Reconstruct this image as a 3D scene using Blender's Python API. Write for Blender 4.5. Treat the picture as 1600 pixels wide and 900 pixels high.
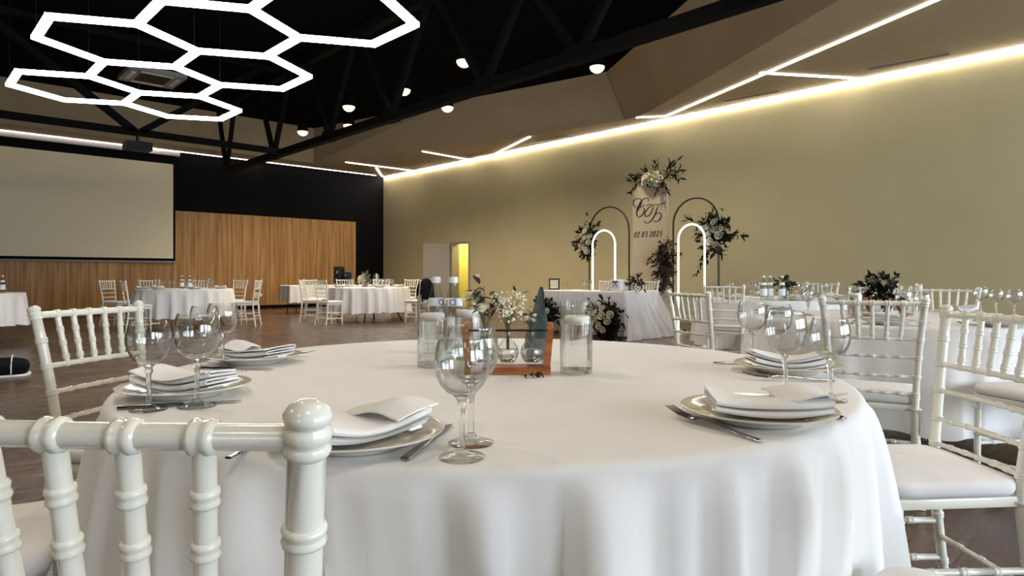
import bpy, math, random
from mathutils import Vector, Matrix, Quaternion

random.seed(7)
for _o in list(bpy.data.objects):
    bpy.data.objects.remove(_o)
SC = bpy.context.scene
COL = SC.collection
PI = math.pi

# ------------------------------------------------------------------ camera
F = 1008.0                      # focal length in pixels of a 1600 px wide frame
HOR = 430.0                     # horizon row
CAMZ = 1.03
ALPHA = math.atan2(947.0, 1008.0)
CA, SA = math.cos(ALPHA), math.sin(ALPHA)
cam_d = bpy.data.cameras.new('camera')
cam = bpy.data.objects.new('camera', cam_d)
COL.objects.link(cam)
cam.location = (0, 0, CAMZ)
cam.rotation_euler = (PI / 2, 0, -ALPHA)
cam_d.sensor_width = 36.0
cam_d.lens = 36.0 * F / 1600.0
cam_d.shift_y = (HOR - 450.0) / 1600.0
cam_d.clip_start = 0.02
cam_d.clip_end = 200
SC.camera = cam

# ------------------------------------------------------------------ world, daylight, exposure
world = bpy.data.worlds.new('world')
SC.world = world
world.use_nodes = True
_bg = world.node_tree.nodes['Background']
_bg.inputs[0].default_value = (0.80, 0.88, 1.0, 1)
_bg.inputs[1].default_value = 2.5
SC.view_settings.view_transform = 'Standard'
SC.view_settings.look = 'None'
SC.view_settings.gamma = 1.0
SC.view_settings.use_curve_mapping = False
SC.view_settings.exposure = 0.75
SC.cycles.max_bounces = 12
SC.cycles.diffuse_bounces = 4
SC.cycles.glossy_bounces = 6
SC.cycles.transmission_bounces = 12
SC.cycles.transparent_max_bounces = 32
SC.cycles.sample_clamp_indirect = 6.0
SC.cycles.use_denoising = True

XR, YB = -4.586 * CA + 23 * SA, 4.586 * SA + 23 * CA      # right wall X, back wall Y
XL, YF = -9.0, -6.5                                       # left wall X, wall behind the camera Y
ZW = 4.52                                                 # soffit height
ZC = 5.6                                                  # black ceiling height
WIN_F = [(1.6, 2.2), (4.6, 2.2), (7.6, 2.2), (10.4, 2.2)]      # windows of the wall behind the camera (centre X, width)
WIN_L = [(-3.5, 1.6)]                               # windows of the left wall (centre Y, width)
DAY = (0.74, 0.86, 1.0)
def area(name, loc, rot, sx, sy, power, color):
    d = bpy.data.lights.new(name, 'AREA')
    d.shape = 'RECTANGLE'; d.size = sx; d.size_y = sy; d.energy = power; d.color = color
    o = bpy.data.objects.new(name, d); COL.objects.link(o)
    o.location = loc; o.rotation_euler = rot
    return o
P_WIN_F, P_WIN_L = 125.0, 30.0
for _x, _w in WIN_F:
    area('window_daylight', (_x, YF + 0.03, 1.75), (-PI / 2, 0, PI), _w - .1, 2.5, P_WIN_F, DAY)
for _y, _w in WIN_L:
    area('window_daylight', (XL + 0.03, _y, 1.75), (0, -PI / 2, 0), 2.5, _w - .1, P_WIN_L, DAY)

# strengths of the lamps of the room
E_HEX, E_STRIP, E_COVE, E_ARCH, E_SPOT, P_SPOT = 11.0, 6.0, 46.0, 2.2, 1.6, 88.0

# ------------------------------------------------------------------ coordinates
def W(x, y, z=0.0):                       # camera-aligned ground frame (x right, y ahead) -> world
    return Vector((x * CA + y * SA, -x * SA + y * CA, z))
def P(px, py, d):                         # the point seen at a pixel at a depth
    return W((px - 800) / F * d, d, CAMZ - (py - HOR) / F * d)
def PZ(px, py, z):                        # the point seen at a pixel on a level
    return P(px, py, F * (CAMZ - z) / (py - HOR))
def yaw(dx, dy):                          # rotation about z that turns local +Y to a direction of the camera frame
    v = W(dx, dy)
    return math.atan2(-v.x, v.y)

# ------------------------------------------------------------------ mesh helpers
class MB:
    def __init__(s):
        s.v = []; s.f = []
    def add(s, vs, fs):
        b = len(s.v); s.v.extend(Vector(p) for p in vs); s.f.extend(tuple(b + i for i in f) for f in fs)
        return s
    def box(s, c, d, rot=None, taper=1.0):
        c = Vector(c); hx, hy, hz = d[0] / 2, d[1] / 2, d[2] / 2
        vs = []
        for z in (-1, 1):
            k = taper if z > 0 else 1
            for x, y in ((-1, -1), (1, -1), (1, 1), (-1, 1)):
                p = Vector((x * hx * k, y * hy * k, z * hz))
                vs.append(c + (rot @ p if rot else p))
        return s.add(vs, [(3, 2, 1, 0), (4, 5, 6, 7), (0, 1, 5, 4), (1, 2, 6, 5), (2, 3, 7, 6), (3, 0, 4, 7)])
    def beam(s, a, b, w, h, up=(0, 0, 1)):
        a, b = Vector(a), Vector(b); d = (b - a); L = d.length; d.normalize()
        x = d.cross(Vector(up))
        if x.length < 1e-4: x = d.cross(Vector((1, 0, 0)))
        x.normalize(); z = x.cross(d)
        R = Matrix((x, d, z)).transposed()
        return s.box((a + b) / 2, (w, L, h), R)
    def lathe(s, prof, seg=24, c=(0, 0, 0), closed=False):
        c = Vector(c); n = len(prof); vs = []; fs = []
        for r, z in prof:
            for k in range(seg):
                a = 2 * PI * k / seg
                vs.append(c + Vector((r * math.cos(a), r * math.sin(a), z)))
        for i in range(n if closed else n - 1):
            j = (i + 1) % n
            for k in range(seg):
                m = (k + 1) % seg
                fs.append((i * seg + k, i * seg + m, j * seg + m, j * seg + k))
        if not closed:
            fs.append(tuple(reversed(range(seg)))); fs.append(tuple((n - 1) * seg + k for k in range(seg)))
        return s.add(vs, fs)
    def tube(s, path, rad, seg=10, cap=True, closed=False, flat=1.0):
        path = [Vector(p) for p in path]; n = len(path)
        if not hasattr(rad, '__len__'): rad = [rad] * n
        t = []
        for i in range(n):
            if closed: d = path[(i + 1) % n] - path[i - 1]
            else: d = path[min(i + 1, n - 1)] - path[max(i - 1, 0)]
            t.append(d.normalized() if d.length > 1e-9 else Vector((0, 0, 1)))
        u = t[0].orthogonal().normalized() if abs(t[0].z) > .9 else t[0].cross(Vector((0, 0, 1))).normalized()
        vs = []; fs = []
        for i in range(n):
            u = (u - t[i] * u.dot(t[i])).normalized(); w = t[i].cross(u)
            for k in range(seg):
                a = 2 * PI * k / seg
                vs.append(path[i] + (u * math.cos(a) + w * math.sin(a) * flat) * rad[i])
        for i in range(n if closed else n - 1):
            j = (i + 1) % n
            for k in range(seg):
                m = (k + 1) % seg
                fs.append((i * seg + k, i * seg + m, j * seg + m, j * seg + k))
        if cap and not closed:
            fs.append(tuple(reversed(range(seg)))); fs.append(tuple((n - 1) * seg + k for k in range(seg)))
        return s.add(vs, fs)
    def grid(s, rows, wrap=False):
        n, m = len(rows), len(rows[0]); vs = [p for r in rows for p in r]; fs = []
        for i in range(n - 1):
            for k in range(m if wrap else m - 1):
                q = (k + 1) % m
                fs.append((i * m + k, i * m + q, (i + 1) * m + q, (i + 1) * m + k))
        return s.add(vs, fs)
    def prism(s, poly, z0, z1):
        n = len(poly); vs = [(p[0], p[1], z0) for p in poly] + [(p[0], p[1], z1) for p in poly]
        fs = [tuple(reversed(range(n))), tuple(range(n, 2 * n))]
        fs += [(i, (i + 1) % n, n + (i + 1) % n, n + i) for i in range(n)]
        return s.add(vs, fs)
    def slab(s, poly, th):                 # a flat 3D polygon given a thickness th
        poly = [Vector(p) for p in poly]; n = len(poly)
        nn = Vector((0, 0, 0))
        for i in range(n):
            nn += (poly[i] - poly[0]).cross(poly[(i + 1) % n] - poly[0])
        nn.normalize()
        vs = poly + [p + nn * th for p in poly]
        fs = [tuple(reversed(range(n))), tuple(range(n, 2 * n))]
        fs += [(i, (i + 1) % n, n + (i + 1) % n, n + i) for i in range(n)]
        return s.add(vs, fs)
    def mesh(s, name, mat, smooth=None):
        me = bpy.data.meshes.new(name)
        me.from_pydata([tuple(v) for v in s.v], [], s.f)
        me.validate(); me.update()
        if smooth is not None:
            me.polygons.foreach_set('use_smooth', [True] * len(me.polygons))
            me.set_sharp_from_angle(angle=math.radians(smooth))
        me.materials.append(mat)
        return me
    def build(s, name, mat, parent=None, smooth=None, loc=(0, 0, 0), rz=0.0):
        return obj(name, s.mesh(name, mat, smooth), parent, loc, rz)

def obj(name, me, parent=None, loc=(0, 0, 0), rz=0.0):
    o = bpy.data.objects.new(name, me); COL.objects.link(o)
    o.parent = parent; o.location = loc; o.rotation_euler = (0, 0, rz)
    return o
def tag(o, label, cat=None, group=None, kind=None):
    if label: o['label'] = label
    if cat: o['category'] = cat
    if group: o['group'] = group
    if kind: o['kind'] = kind
    return o
def thing(name, label, cat, loc=(0, 0, 0), rz=0.0, group=None):
    return tag(obj(name, None, None, loc, rz), label, cat, group)
def struct(o, label=None):
    o['kind'] = 'structure'
    if label: o['label'] = label
    return o
def copy_tree(root, label, loc, rz, group=None, scale=None):
    r = root.copy(); COL.objects.link(r); r.location = loc; r.rotation_euler = (0, 0, rz)
    if label: r['label'] = label
    if group: r['group'] = group
    if scale: r.scale = scale
    for ch in root.children:
        c = ch.copy(); COL.objects.link(c); c.parent = r
        for g in ch.children:
            d = g.copy(); COL.objects.link(d); d.parent = c
    return r
def spline(pts, n=8):                      # Catmull-Rom through points
    pts = [Vector(p) for p in pts]; q = [2 * pts[0] - pts[1]] + pts + [2 * pts[-1] - pts[-2]]
    out = []
    for i in range(1, len(q) - 2):
        a, b, c, d = q[i - 1:i + 3]
        for k in range(n):
            t = k / n
            out.append(.5 * ((2 * b) + (c - a) * t + (2 * a - 5 * b + 4 * c - d) * t * t + (3 * b - a - 3 * c + d) * t ** 3))
    out.append(pts[-1])
    return out

# ------------------------------------------------------------------ materials
def mat(name, base=(.8, .8, .8), rough=.5, metal=0.0, coat=0.0, sheen=0.0, spec=.5, emis=None, es=0.0, trans=0.0, ior=1.45):
    m = bpy.data.materials.new(name); m.use_nodes = True
    b = m.node_tree.nodes['Principled BSDF']
    b.inputs['Base Color'].default_value = (*base, 1)
    b.inputs['Roughness'].default_value = rough
    b.inputs['Metallic'].default_value = metal
    b.inputs['Coat Weight'].default_value = coat
    b.inputs['Coat Roughness'].default_value = .1
    b.inputs['Sheen Weight'].default_value = sheen
    b.inputs['Specular IOR Level'].default_value = spec
    b.inputs['Transmission Weight'].default_value = trans
    b.inputs['IOR'].default_value = ior
    if emis:
        b.inputs['Emission Color'].default_value = (*emis, 1)
        b.inputs['Emission Strength'].default_value = es
    return m
def nodes(m):
    return m.node_tree.nodes, m.node_tree.links, m.node_tree.nodes['Principled BSDF']
def varied(m, c1, c2, scale=(1, 1, 1), nscale=4.0, detail=4, bump=0.0, bscale=None, lo=.35, hi=.65, coord='Object', rnd=0.0):
    N, L, b = nodes(m)
    tc = N.new('ShaderNodeTexCoord'); mp = N.new('ShaderNodeMapping'); mp.inputs['Scale'].default_value = scale
    L.new(tc.outputs[coord], mp.inputs['Vector'])
    if rnd:
        oi = N.new('ShaderNodeObjectInfo'); mu = N.new('ShaderNodeMath'); mu.operation = 'MULTIPLY'; mu.inputs[1].default_value = rnd
        L.new(oi.outputs['Random'], mu.inputs[0])
        cb = N.new('ShaderNodeCombineXYZ'); L.new(mu.outputs[0], cb.inputs[0]); L.new(mu.outputs[0], cb.inputs[2])
        L.new(cb.outputs[0], mp.inputs['Location'])
    nz = N.new('ShaderNodeTexNoise'); nz.inputs['Scale'].default_value = nscale; nz.inputs['Detail'].default_value = detail
    L.new(mp.outputs['Vector'], nz.inputs['Vector'])
    cr = N.new('ShaderNodeValToRGB')
    cr.color_ramp.elements[0].position = lo; cr.color_ramp.elements[0].color = (*c1, 1)
    cr.color_ramp.elements[1].position = hi; cr.color_ramp.elements[1].color = (*c2, 1)
    L.new(nz.outputs['Fac'], cr.inputs['Fac']); L.new(cr.outputs['Color'], b.inputs['Base Color'])
    if bump:
        bp = N.new('ShaderNodeBump'); bp.inputs['Strength'].default_value = bump; bp.inputs['Distance'].default_value = .01
        if bscale:
            n2 = N.new('ShaderNodeTexNoise'); n2.inputs['Scale'].default_value = bscale; n2.inputs['Detail'].default_value = 2
            L.new(tc.outputs[coord], n2.inputs['Vector']); L.new(n2.outputs['Fac'], bp.inputs['Height'])
        else:
            L.new(nz.outputs['Fac'], bp.inputs['Height'])
        L.new(bp.outputs['Normal'], b.inputs['Normal'])
    return m
def emitter(name, col, s):
    m = mat(name, (.9, .9, .9), .4, emis=col, es=s)
    return m

M = {}
M['wall'] = varied(mat('olive_paint', rough=.75, spec=.25), (.51, .441, .256), (.54, .467, .272), nscale=1.2, bump=.05, bscale=60)
M['soffit'] = varied(mat('beige_paint', rough=.7, spec=.3), (.36, .275, .165), (.39, .30, .18), nscale=1.0)
M['black_wall'] = mat('black_paint', (.0035, .003, .0035), .75, spec=.12)
M['black'] = mat('black_ceiling_paint', (.002, .002, .002), .95, spec=.05)
M['steel_black'] = mat('black_painted_steel', (.010, .010, .010), .45, spec=.35)
M['truss'] = mat('matt_black_steel', (.0035, .0033, .0033), .8, spec=.12)
M['black_plastic'] = mat('black_plastic', (.007, .007, .008), .5, spec=.25)
M['black_cloth'] = mat('black_fabric', (.007, .007, .009), .95, spec=.12)
M['wood_panel'] = varied(mat('oak_veneer', rough=.5, spec=.35), (.29, .135, .038), (.52, .28, .095), scale=(9, 9, .35), nscale=1.6, detail=8, bump=.03, coord='Object', rnd=37.0)
M['chair'] = mat('cream_lacquer', (.80, .775, .67), .22, coat=.35)
M['cushion'] = varied(mat('cushion_fabric', rough=.9, sheen=.2), (.74, .71, .69), (.80, .78, .76), nscale=6, bump=.1, bscale=300)
M['cloth'] = varied(mat('white_tablecloth_fabric', rough=.85, sheen=.15, spec=.3), (.80, .78, .755), (.83, .815, .79), nscale=2.5, bump=.08, bscale=500)
M['napkin'] = varied(mat('white_napkin_fabric', rough=.9, sheen=.2), (.80, .775, .75), (.86, .84, .82), nscale=8, bump=.1, bscale=600)
M['porcelain'] = mat('ivory_porcelain', (.75, .715, .61), .12, coat=.5)
M['steel'] = mat('cutlery_steel', (.27, .25, .24), .18, metal=1.0)
M['chrome'] = mat('brushed_metal', (.45, .45, .46), .3, metal=1.0)
M['grey_metal'] = mat('grey_painted_metal', (.30, .29, .29), .5)
M['screen'] = mat('projection_screen_fabric', (.80, .71, .50), .8, spec=.2)
M['door'] = mat('taupe_door_paint', (.33, .275, .225), .5)
M['yellow'] = mat('yellow_paint', (.74, .68, .26), .7)
M['wood'] = varied(mat('stained_wood', rough=.4, coat=.2), (.24, .07, .015), (.48, .17, .04), scale=(4, 4, 26), nscale=3, detail=6)
M['red_wood'] = varied(mat('dark_red_wood', rough=.45), (.15, .035, .015), (.28, .075, .03), scale=(4, 4, 20), nscale=3, detail=6)
M['wax'] = mat('white_wax', (.88, .86, .82), .45)
M['wax'].node_tree.nodes['Principled BSDF'].inputs['Subsurface Weight'].default_value = .3
M['wick'] = mat('candle_wick', (.12, .1, .08), .9)
M['leaf'] = varied(mat('dark_green_leaf', rough=.8, spec=.15), (.010, .012, .007), (.028, .030, .016), nscale=14)
M['leaf_dusty'] = varied(mat('dusty_mauve_leaf', rough=.8, spec=.15), (.030, .022, .018), (.085, .068, .05), nscale=14)
M['leaf_green'] = varied(mat('fresh_green_leaf', rough=.55), (.06, .075, .03), (.13, .14, .06), nscale=14)
M['rose'] = varied(mat('cream_rose_petal', rough=.7, sheen=.2), (.68, .63, .47), (.82, .78, .64), nscale=20)
M['rose_green'] = varied(mat('pale_green_rose_petal', rough=.7), (.60, .62, .30), (.74, .74, .45), nscale=20)
M['bud'] = mat('white_small_blossom', (.80, .79, .62), .7)
M['teal'] = mat('teal_gauze', (.10, .16, .17), .9)
M['panel_cloth'] = mat('beige_panel', (.47, .385, .265), .75)
M['ink'] = mat('dark_plum_lettering', (.035, .018, .032), .5)
M['arch'] = mat('dark_bronze_metal', (.055, .042, .030), .4, metal=.6)
M['label_w'] = mat('paper_label', (.82, .82, .82), .6)
M['label_b'] = mat('blue_print', (.10, .20, .48), .6)
M['ribbon'] = mat('purple_ribbon', (.09, .035, .16), .5)
M['cap'] = mat('white_bottle_cap', (.78, .77, .74), .35)
M['hexlamp'] = emitter('hexagon_led_diffuser', (1.0, .955, .96), E_HEX)
M['strip'] = emitter('led_strip', (1.0, .93, .82), E_STRIP)
M['cove'] = emitter('cove_led_strip', (1.0, .955, .88), E_COVE)
M['archled'] = emitter('arch_led_tube', (1.0, .95, .95), E_ARCH)
M['spot'] = emitter('warm_lamp_lens', (1.0, .74, .32), E_SPOT)

def floor_mat():
    m = mat('dark_brown_plank_floor', rough=.22, spec=.5)
    N, L, b = nodes(m)
    tc = N.new('ShaderNodeTexCoord'); mp = N.new('ShaderNodeMapping')
    L.new(tc.outputs['Object'], mp.inputs['Vector'])
    br = N.new('ShaderNodeTexBrick'); br.inputs['Scale'].default_value = 1.0
    br.inputs['Color1'].default_value = (.075, .045, .033, 1); br.inputs['Color2'].default_value = (.125, .082, .060, 1)
    br.inputs['Mortar'].default_value = (.05, .032, .024, 1); br.inputs['Mortar Size'].default_value = .004
    br.inputs['Brick Width'].default_value = 1.2; br.inputs['Row Height'].default_value = .3
    L.new(mp.outputs['Vector'], br.inputs['Vector'])
    m2 = N.new('ShaderNodeMapping'); m2.inputs['Scale'].default_value = (1.2, 6, 1); L.new(tc.outputs['Object'], m2.inputs['Vector'])
    nz = N.new('ShaderNodeTexNoise'); nz.inputs['Scale'].default_value = 2.2; nz.inputs['Detail'].default_value = 7
    L.new(m2.outputs['Vector'], nz.inputs['Vector'])
    cr = N.new('ShaderNodeValToRGB'); cr.color_ramp.elements[0].position = .3; cr.color_ramp.elements[0].color = (.55, .55, .55, 1)
    cr.color_ramp.elements[1].position = .7; cr.color_ramp.elements[1].color = (1.35, 1.3, 1.25, 1)
    L.new(nz.outputs['Fac'], cr.inputs['Fac'])
    mx = N.new('ShaderNodeMix'); mx.data_type = 'RGBA'; mx.blend_type = 'MULTIPLY'; mx.inputs['Factor'].default_value = 1
    L.new(br.outputs['Color'], mx.inputs[6]); L.new(cr.outputs['Color'], mx.inputs[7]); L.new(mx.outputs[2], b.inputs['Base Color'])
    rr = N.new('ShaderNodeMapRange'); rr.inputs['To Min'].default_value = .16; rr.inputs['To Max'].default_value = .38
    L.new(nz.outputs['Fac'], rr.inputs['Value']); L.new(rr.outputs[0], b.inputs['Roughness'])
    return m
M['floor'] = floor_mat()

def thin_glass(name, tint, ior=1.5, rough=0.0, edge=4.0, dark=(.30, .32, .31), dpow=5.0):
    m = bpy.data.materials.new(name); m.use_nodes = True
    N, L = m.node_tree.nodes, m.node_tree.links; N.clear()
    out = N.new('ShaderNodeOutputMaterial'); mx = N.new('ShaderNodeMixShader')
    t = N.new('ShaderNodeBsdfTransparent'); t.inputs[0].default_value = (*tint, 1)
    lw = N.new('ShaderNodeLayerWeight'); lw.inputs['Blend'].default_value = .5
    p3 = N.new('ShaderNodeMath'); p3.operation = 'POWER'; p3.inputs[1].default_value = dpow; L.new(lw.outputs['Facing'], p3.inputs[0])
    tm = N.new('ShaderNodeMix'); tm.data_type = 'RGBA'; tm.inputs[6].default_value = (*tint, 1); tm.inputs[7].default_value = (*dark, 1)
    L.new(p3.outputs[0], tm.inputs['Factor']); L.new(tm.outputs[2], t.inputs[0])
    g = N.new('ShaderNodeBsdfGlossy'); g.inputs['Roughness'].default_value = rough
    fr = N.new('ShaderNodeLayerWeight'); fr.inputs['Blend'].default_value = .5
    pw5 = N.new('ShaderNodeMath'); pw5.operation = 'POWER'; pw5.inputs[1].default_value = edge
    ma = N.new('ShaderNodeMath'); ma.operation = 'MULTIPLY_ADD'; ma.inputs[1].default_value = .9; ma.inputs[2].default_value = ((ior - 1) / (ior + 1)) ** 2
    L.new(fr.outputs['Facing'], pw5.inputs[0]); L.new(pw5.outputs[0], ma.inputs[0])
    L.new(ma.outputs[0], mx.inputs[0]); L.new(t.outputs[0], mx.inputs[1]); L.new(g.outputs[0], mx.inputs[2]); L.new(mx.outputs[0], out.inputs[0])
    return m
M['glass_thin'] = thin_glass('clear_thin_glass', (.955, .96, .955))
M['glass_vase'] = thin_glass('clear_vase_glass', (.98, .985, .98))
M['glass_green'] = thin_glass('green_tinted_bottle_glass', (.80, .88, .84))
M['pane'] = thin_glass('window_glass', (.97, .98, .98))
def solid_glass(name, ior, share):
    m = mat(name, (.985, .99, .985), 0.0, trans=1.0, ior=ior); N, L, b = nodes(m); out = N['Material Output']
    t = N.new('ShaderNodeBsdfTransparent'); mx = N.new('ShaderNodeMixShader'); mx.inputs[0].default_value = share
    L.new(b.outputs[0], mx.inputs[1]); L.new(t.outputs[0], mx.inputs[2]); L.new(mx.outputs[0], out.inputs['Surface'])
    return m
M['glass_bowl'] = thin_glass('clear_bowl_glass', (.975, .98, .975), 1.62, 0.0, 2.6, (.42, .44, .43), 4.0)
M['bottle'] = thin_glass('clear_bottle_glass', (.86, .89, .88))
M['glass'] = solid_glass('clear_solid_glass', 1.5, .35)
M['water'] = solid_glass('clear_water', 1.33, .25)
def tulle(name, col, fac):
    m = bpy.data.materials.new(name); m.use_nodes = True
    N, L = m.node_tree.nodes, m.node_tree.links; b = N['Principled BSDF']; out = N['Material Output']
    b.inputs['Base Color'].default_value = (*col, 1); b.inputs['Roughness'].default_value = .9
    t = N.new('ShaderNodeBsdfTransparent'); mx = N.new('ShaderNodeMixShader'); mx.inputs[0].default_value = fac
    L.new(t.outputs[0], mx.inputs[1]); L.new(b.outputs[0], mx.inputs[2]); L.new(mx.outputs[0], out.inputs['Surface'])
    return m
M['tulle'] = tulle('white_tulle', (.88, .88, .90), .5)
M['gauze'] = tulle('teal_sheer_gauze', (.055, .085, .088), .7)

# ================================================================== THE SETTING
def wcut(lo, hi, holes, zt):
    """rectangles (a0, a1, z0, z1) of a wall running lo..hi, height zt, with holes (a0, a1, z0, z1)"""
    out = []; a = lo
    for h in sorted(holes):
        out.append((a, h[0], 0, zt))
        if h[2] > 0: out.append((h[0], h[1], 0, h[2]))
        out.append((h[0], h[1], h[3], zt)); a = h[1]
    out.append((a, hi, 0, zt))
    return out
struct(MB().box(((XL + XR) / 2, (YF + YB) / 2, -.05), (XR - XL + 3, YB - YF + .6, .1)).build('floor', M['floor']), 'dark brown glossy plank floor')
struct(MB().box(((XL + XR) / 2, (YF + YB) / 2, ZC + .1), (XR - XL + .6, YB - YF + .6, .2)).build('ceiling', M['black']), 'black painted open ceiling')

def tcor(px):                                  # distance from the corner along the right wall of a pixel column
    r = (px - 800) / F
    return (.1994 * 23 + r * 23) / (SA + CA * r)
DT0, DT1, DZ = tcor(706), tcor(735), 2.06
mb = MB()
for a0, a1, z0, z1 in wcut(YF - .2, YB + .2, [(YB - DT1, YB - DT0, 0, DZ)], ZC):
    mb.box((XR + .1, (a0 + a1) / 2, (z0 + z1) / 2), (.2, a1 - a0, z1 - z0))
struct(mb.build('wall_right', M['wall']), 'long olive beige painted wall')
struct(MB().box(((XL + XR) / 2, YB + .1, ZC / 2), (XR - XL, .2, ZC)).build('wall_back', M['black_wall']), 'black painted end wall')
mb = MB(); wz0, wz1 = .45, 3.05
for a0, a1, z0, z1 in wcut(XL, XR, [(x - w / 2, x + w / 2, wz0, wz1) for x, w in WIN_F], ZC):
    mb.box(((a0 + a1) / 2, YF - .1, (z0 + z1) / 2), (a1 - a0, .2, z1 - z0))
struct(mb.build('wall_front', M['wall']))
mb = MB()
for a0, a1, z0, z1 in wcut(YF - .2, YB + .2, [(y - w / 2, y + w / 2, wz0, wz1) for y, w in WIN_L], ZC):
    mb.box((XL - .1, (a0 + a1) / 2, (z0 + z1) / 2), (.2, a1 - a0, z1 - z0))
struct(mb.build('wall_left', M['wall']))
M['frame_white'] = mat('white_window_frame', (.7, .7, .7), .4)
wn = 0
for wall, lst in (('f', WIN_F), ('l', WIN_L)):
    for c, w in lst:
        wn += 1
        root = struct(obj('window_%d' % wn, None, None, (c, YF - .1, wz0) if wall == 'f' else (XL - .1, c, wz0), 0 if wall == 'f' else PI / 2))
        h = wz1 - wz0; fb = MB()
        for s in (-1, 1): fb.box((s * (w / 2 - .035), 0, h / 2), (.07, .08, h))
        for z in (.035, h - .035): fb.box((0, 0, z), (w - .14, .08, .07))
        fb.build('window_frame', M['frame_white'], root)
        MB().box((0, 0, h / 2), (.05, .06, h - .14)).build('mullion', M['frame_white'], root)
        for s in (-1, 1):
            MB().box((s * (w - .09) / 4, 0, h / 2), ((w - .19) / 2, .008, h - .14)).build('pane', M['pane'], root)

# skirting of the back wall, the lit corridor behind the door
struct(MB().box(((XL + XR) / 2, YB - .01, .06), (XR - XL, .02, .12)).build('baseboard_back', M['black_wall']))
mb = MB(); yc0, yc1 = YB - DT1 - .35, YB - DT0 + .5
mb.box((XR + 1.42, (yc0 + yc1) / 2, 1.2), (.04, yc1 - yc0, 2.4))
for y in (yc0, yc1): mb.box((XR + .81, y, 1.2), (1.2, .04, 2.4))
mb.box((XR + .81, (yc0 + yc1) / 2, 2.42), (1.26, yc1 - yc0 + .04, .04))
struct(mb.build('wall_corridor', M['yellow']), 'yellow corridor wall seen through the open door')
_l = bpy.data.lights.new('corridor_lamp', 'POINT'); _l.energy = 28; _l.color = (1, .93, .6); _l.shadow_soft_size = .08
_lo = bpy.data.objects.new('corridor_lamp', _l); COL.objects.link(_lo); _lo.location = (XR + .8, (yc0 + yc1) / 2, 2.25)
# door: frame round the opening, leaf swung open
d1 = struct(obj('door_1', None, None, (XR, YB - DT0, 0)), 'taupe door standing open on a yellow corridor')
dw = DT1 - DT0
fb = MB(); fb.box((.1, -.03, DZ / 2), (.28, .06, DZ)); fb.box((.1, -dw + .03, DZ / 2), (.28, .06, DZ)); fb.box((.1, -dw / 2, DZ - .03), (.28, dw - .12, .06))
fb.build('door_frame', M['door'], d1)
lv = W(-.86, .10); lv.normalize()
leaf = MB().beam(Vector((-.06, .02, 1.02)), Vector((-.06, .02, 1.02)) + lv * .85, .04, 2.0).build('door_leaf', M['door'], d1)
hp = Vector((-.06, .02, 1.0)) + lv * .78; hn = lv.cross(Vector((0, 0, 1)))
hb = MB()
for s in (-1, 1):
    hb.tube([hp + hn * .015 * s, hp + hn * .06 * s, hp + hn * .062 * s - lv * .11], .009, 8)
hb.build('door_handle', M['chrome'], leaf, 40)
_s = tag(MB().box((XR - .006, YB - DT1 - .35, 1.02), (.012, .16, .08)).build('light_switch', M['cap']), 'small double switch plate beside the open door', 'switch')

# ------------------------------------------------------------------ soffit with its angular fascia
def S(px, py): return PZ(px, py, ZW)
A_, E_, B_ = S(490, 255), S(797, 216), S(976, 187)
V_ = S(994, 183); D0 = S(1040, 181); D1 = S(1460, 0); D2 = D0 + (D1 - D0) * 2.6
if D2.y < YF: D2 = D0 + (D1 - D0) * ((YF - D0.y) / (D1.y - D0.y))
gap = .05; th = .12
A_.y = YB - 1.0
mb = MB()
mb.prism([(XL, YB - gap), (XL, A_.y), (A_.x, A_.y), (XR - gap, A_.y), (XR - gap, YB - gap)], ZW, ZW + th)
mb.prism([(A_.x, A_.y), (E_.x, E_.y), (B_.x, B_.y), (V_.x, V_.y), (XR - gap, V_.y), (XR - gap, A_.y)], ZW, ZW + th)
mb.prism([(V_.x, V_.y), (D0.x, D0.y), (D2.x, D2.y), (XR - gap, D2.y), (XR - gap, V_.y)], ZW, ZW + th)
sof = struct(mb.build('ceiling_soffit', M['soffit']), 'beige angular soffit lowered along the walls')
U0, U1 = PZ(948, 112, ZC), PZ(1075, 0, ZC)
ZS = ZW + .002
C0, C1 = PZ(1020, 171, ZS), PZ(1311, 0, ZS); C2 = C0 + (C1 - C0) * ((D2.y - C0.y) / (C1.y - C0.y)); U2 = U0 + (U1 - U0) * ((D2.y - U0.y) / (U1.y - U0.y))
AT = Vector((A_.x, A_.y, ZC)); LT = Vector((XL, A_.y, ZC)); LB = Vector((XL, A_.y, ZW))
def flat(*p): return Vector(p)
fb = MB()
fb.slab([LB, A_, AT, LT], .05)
fb.build('fascia_panel', M['soffit'], sof)
fb = MB(); fb.slab([A_, E_, AT + (U0 - AT) * .55, AT], .03); fb.slab([E_, B_, U0, AT + (U0 - AT) * .55], .03)
fb.build('fascia_panel', M['soffit'], sof)
fb = MB(); fb.add([B_, C0, C2, U2, U0], [(0, 1, 4), (1, 2, 3, 4)])
fb.build('sloped_panel', M['soffit'], sof)
fb = MB(); fb.prism([(C0.x, C0.y), (C2.x, C2.y), (D2.x, D2.y), (D0.x, D0.y), (V_.x, V_.y)], ZS, ZS + .1)
fb.build('lower_panel', M['soffit'], sof)

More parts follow.
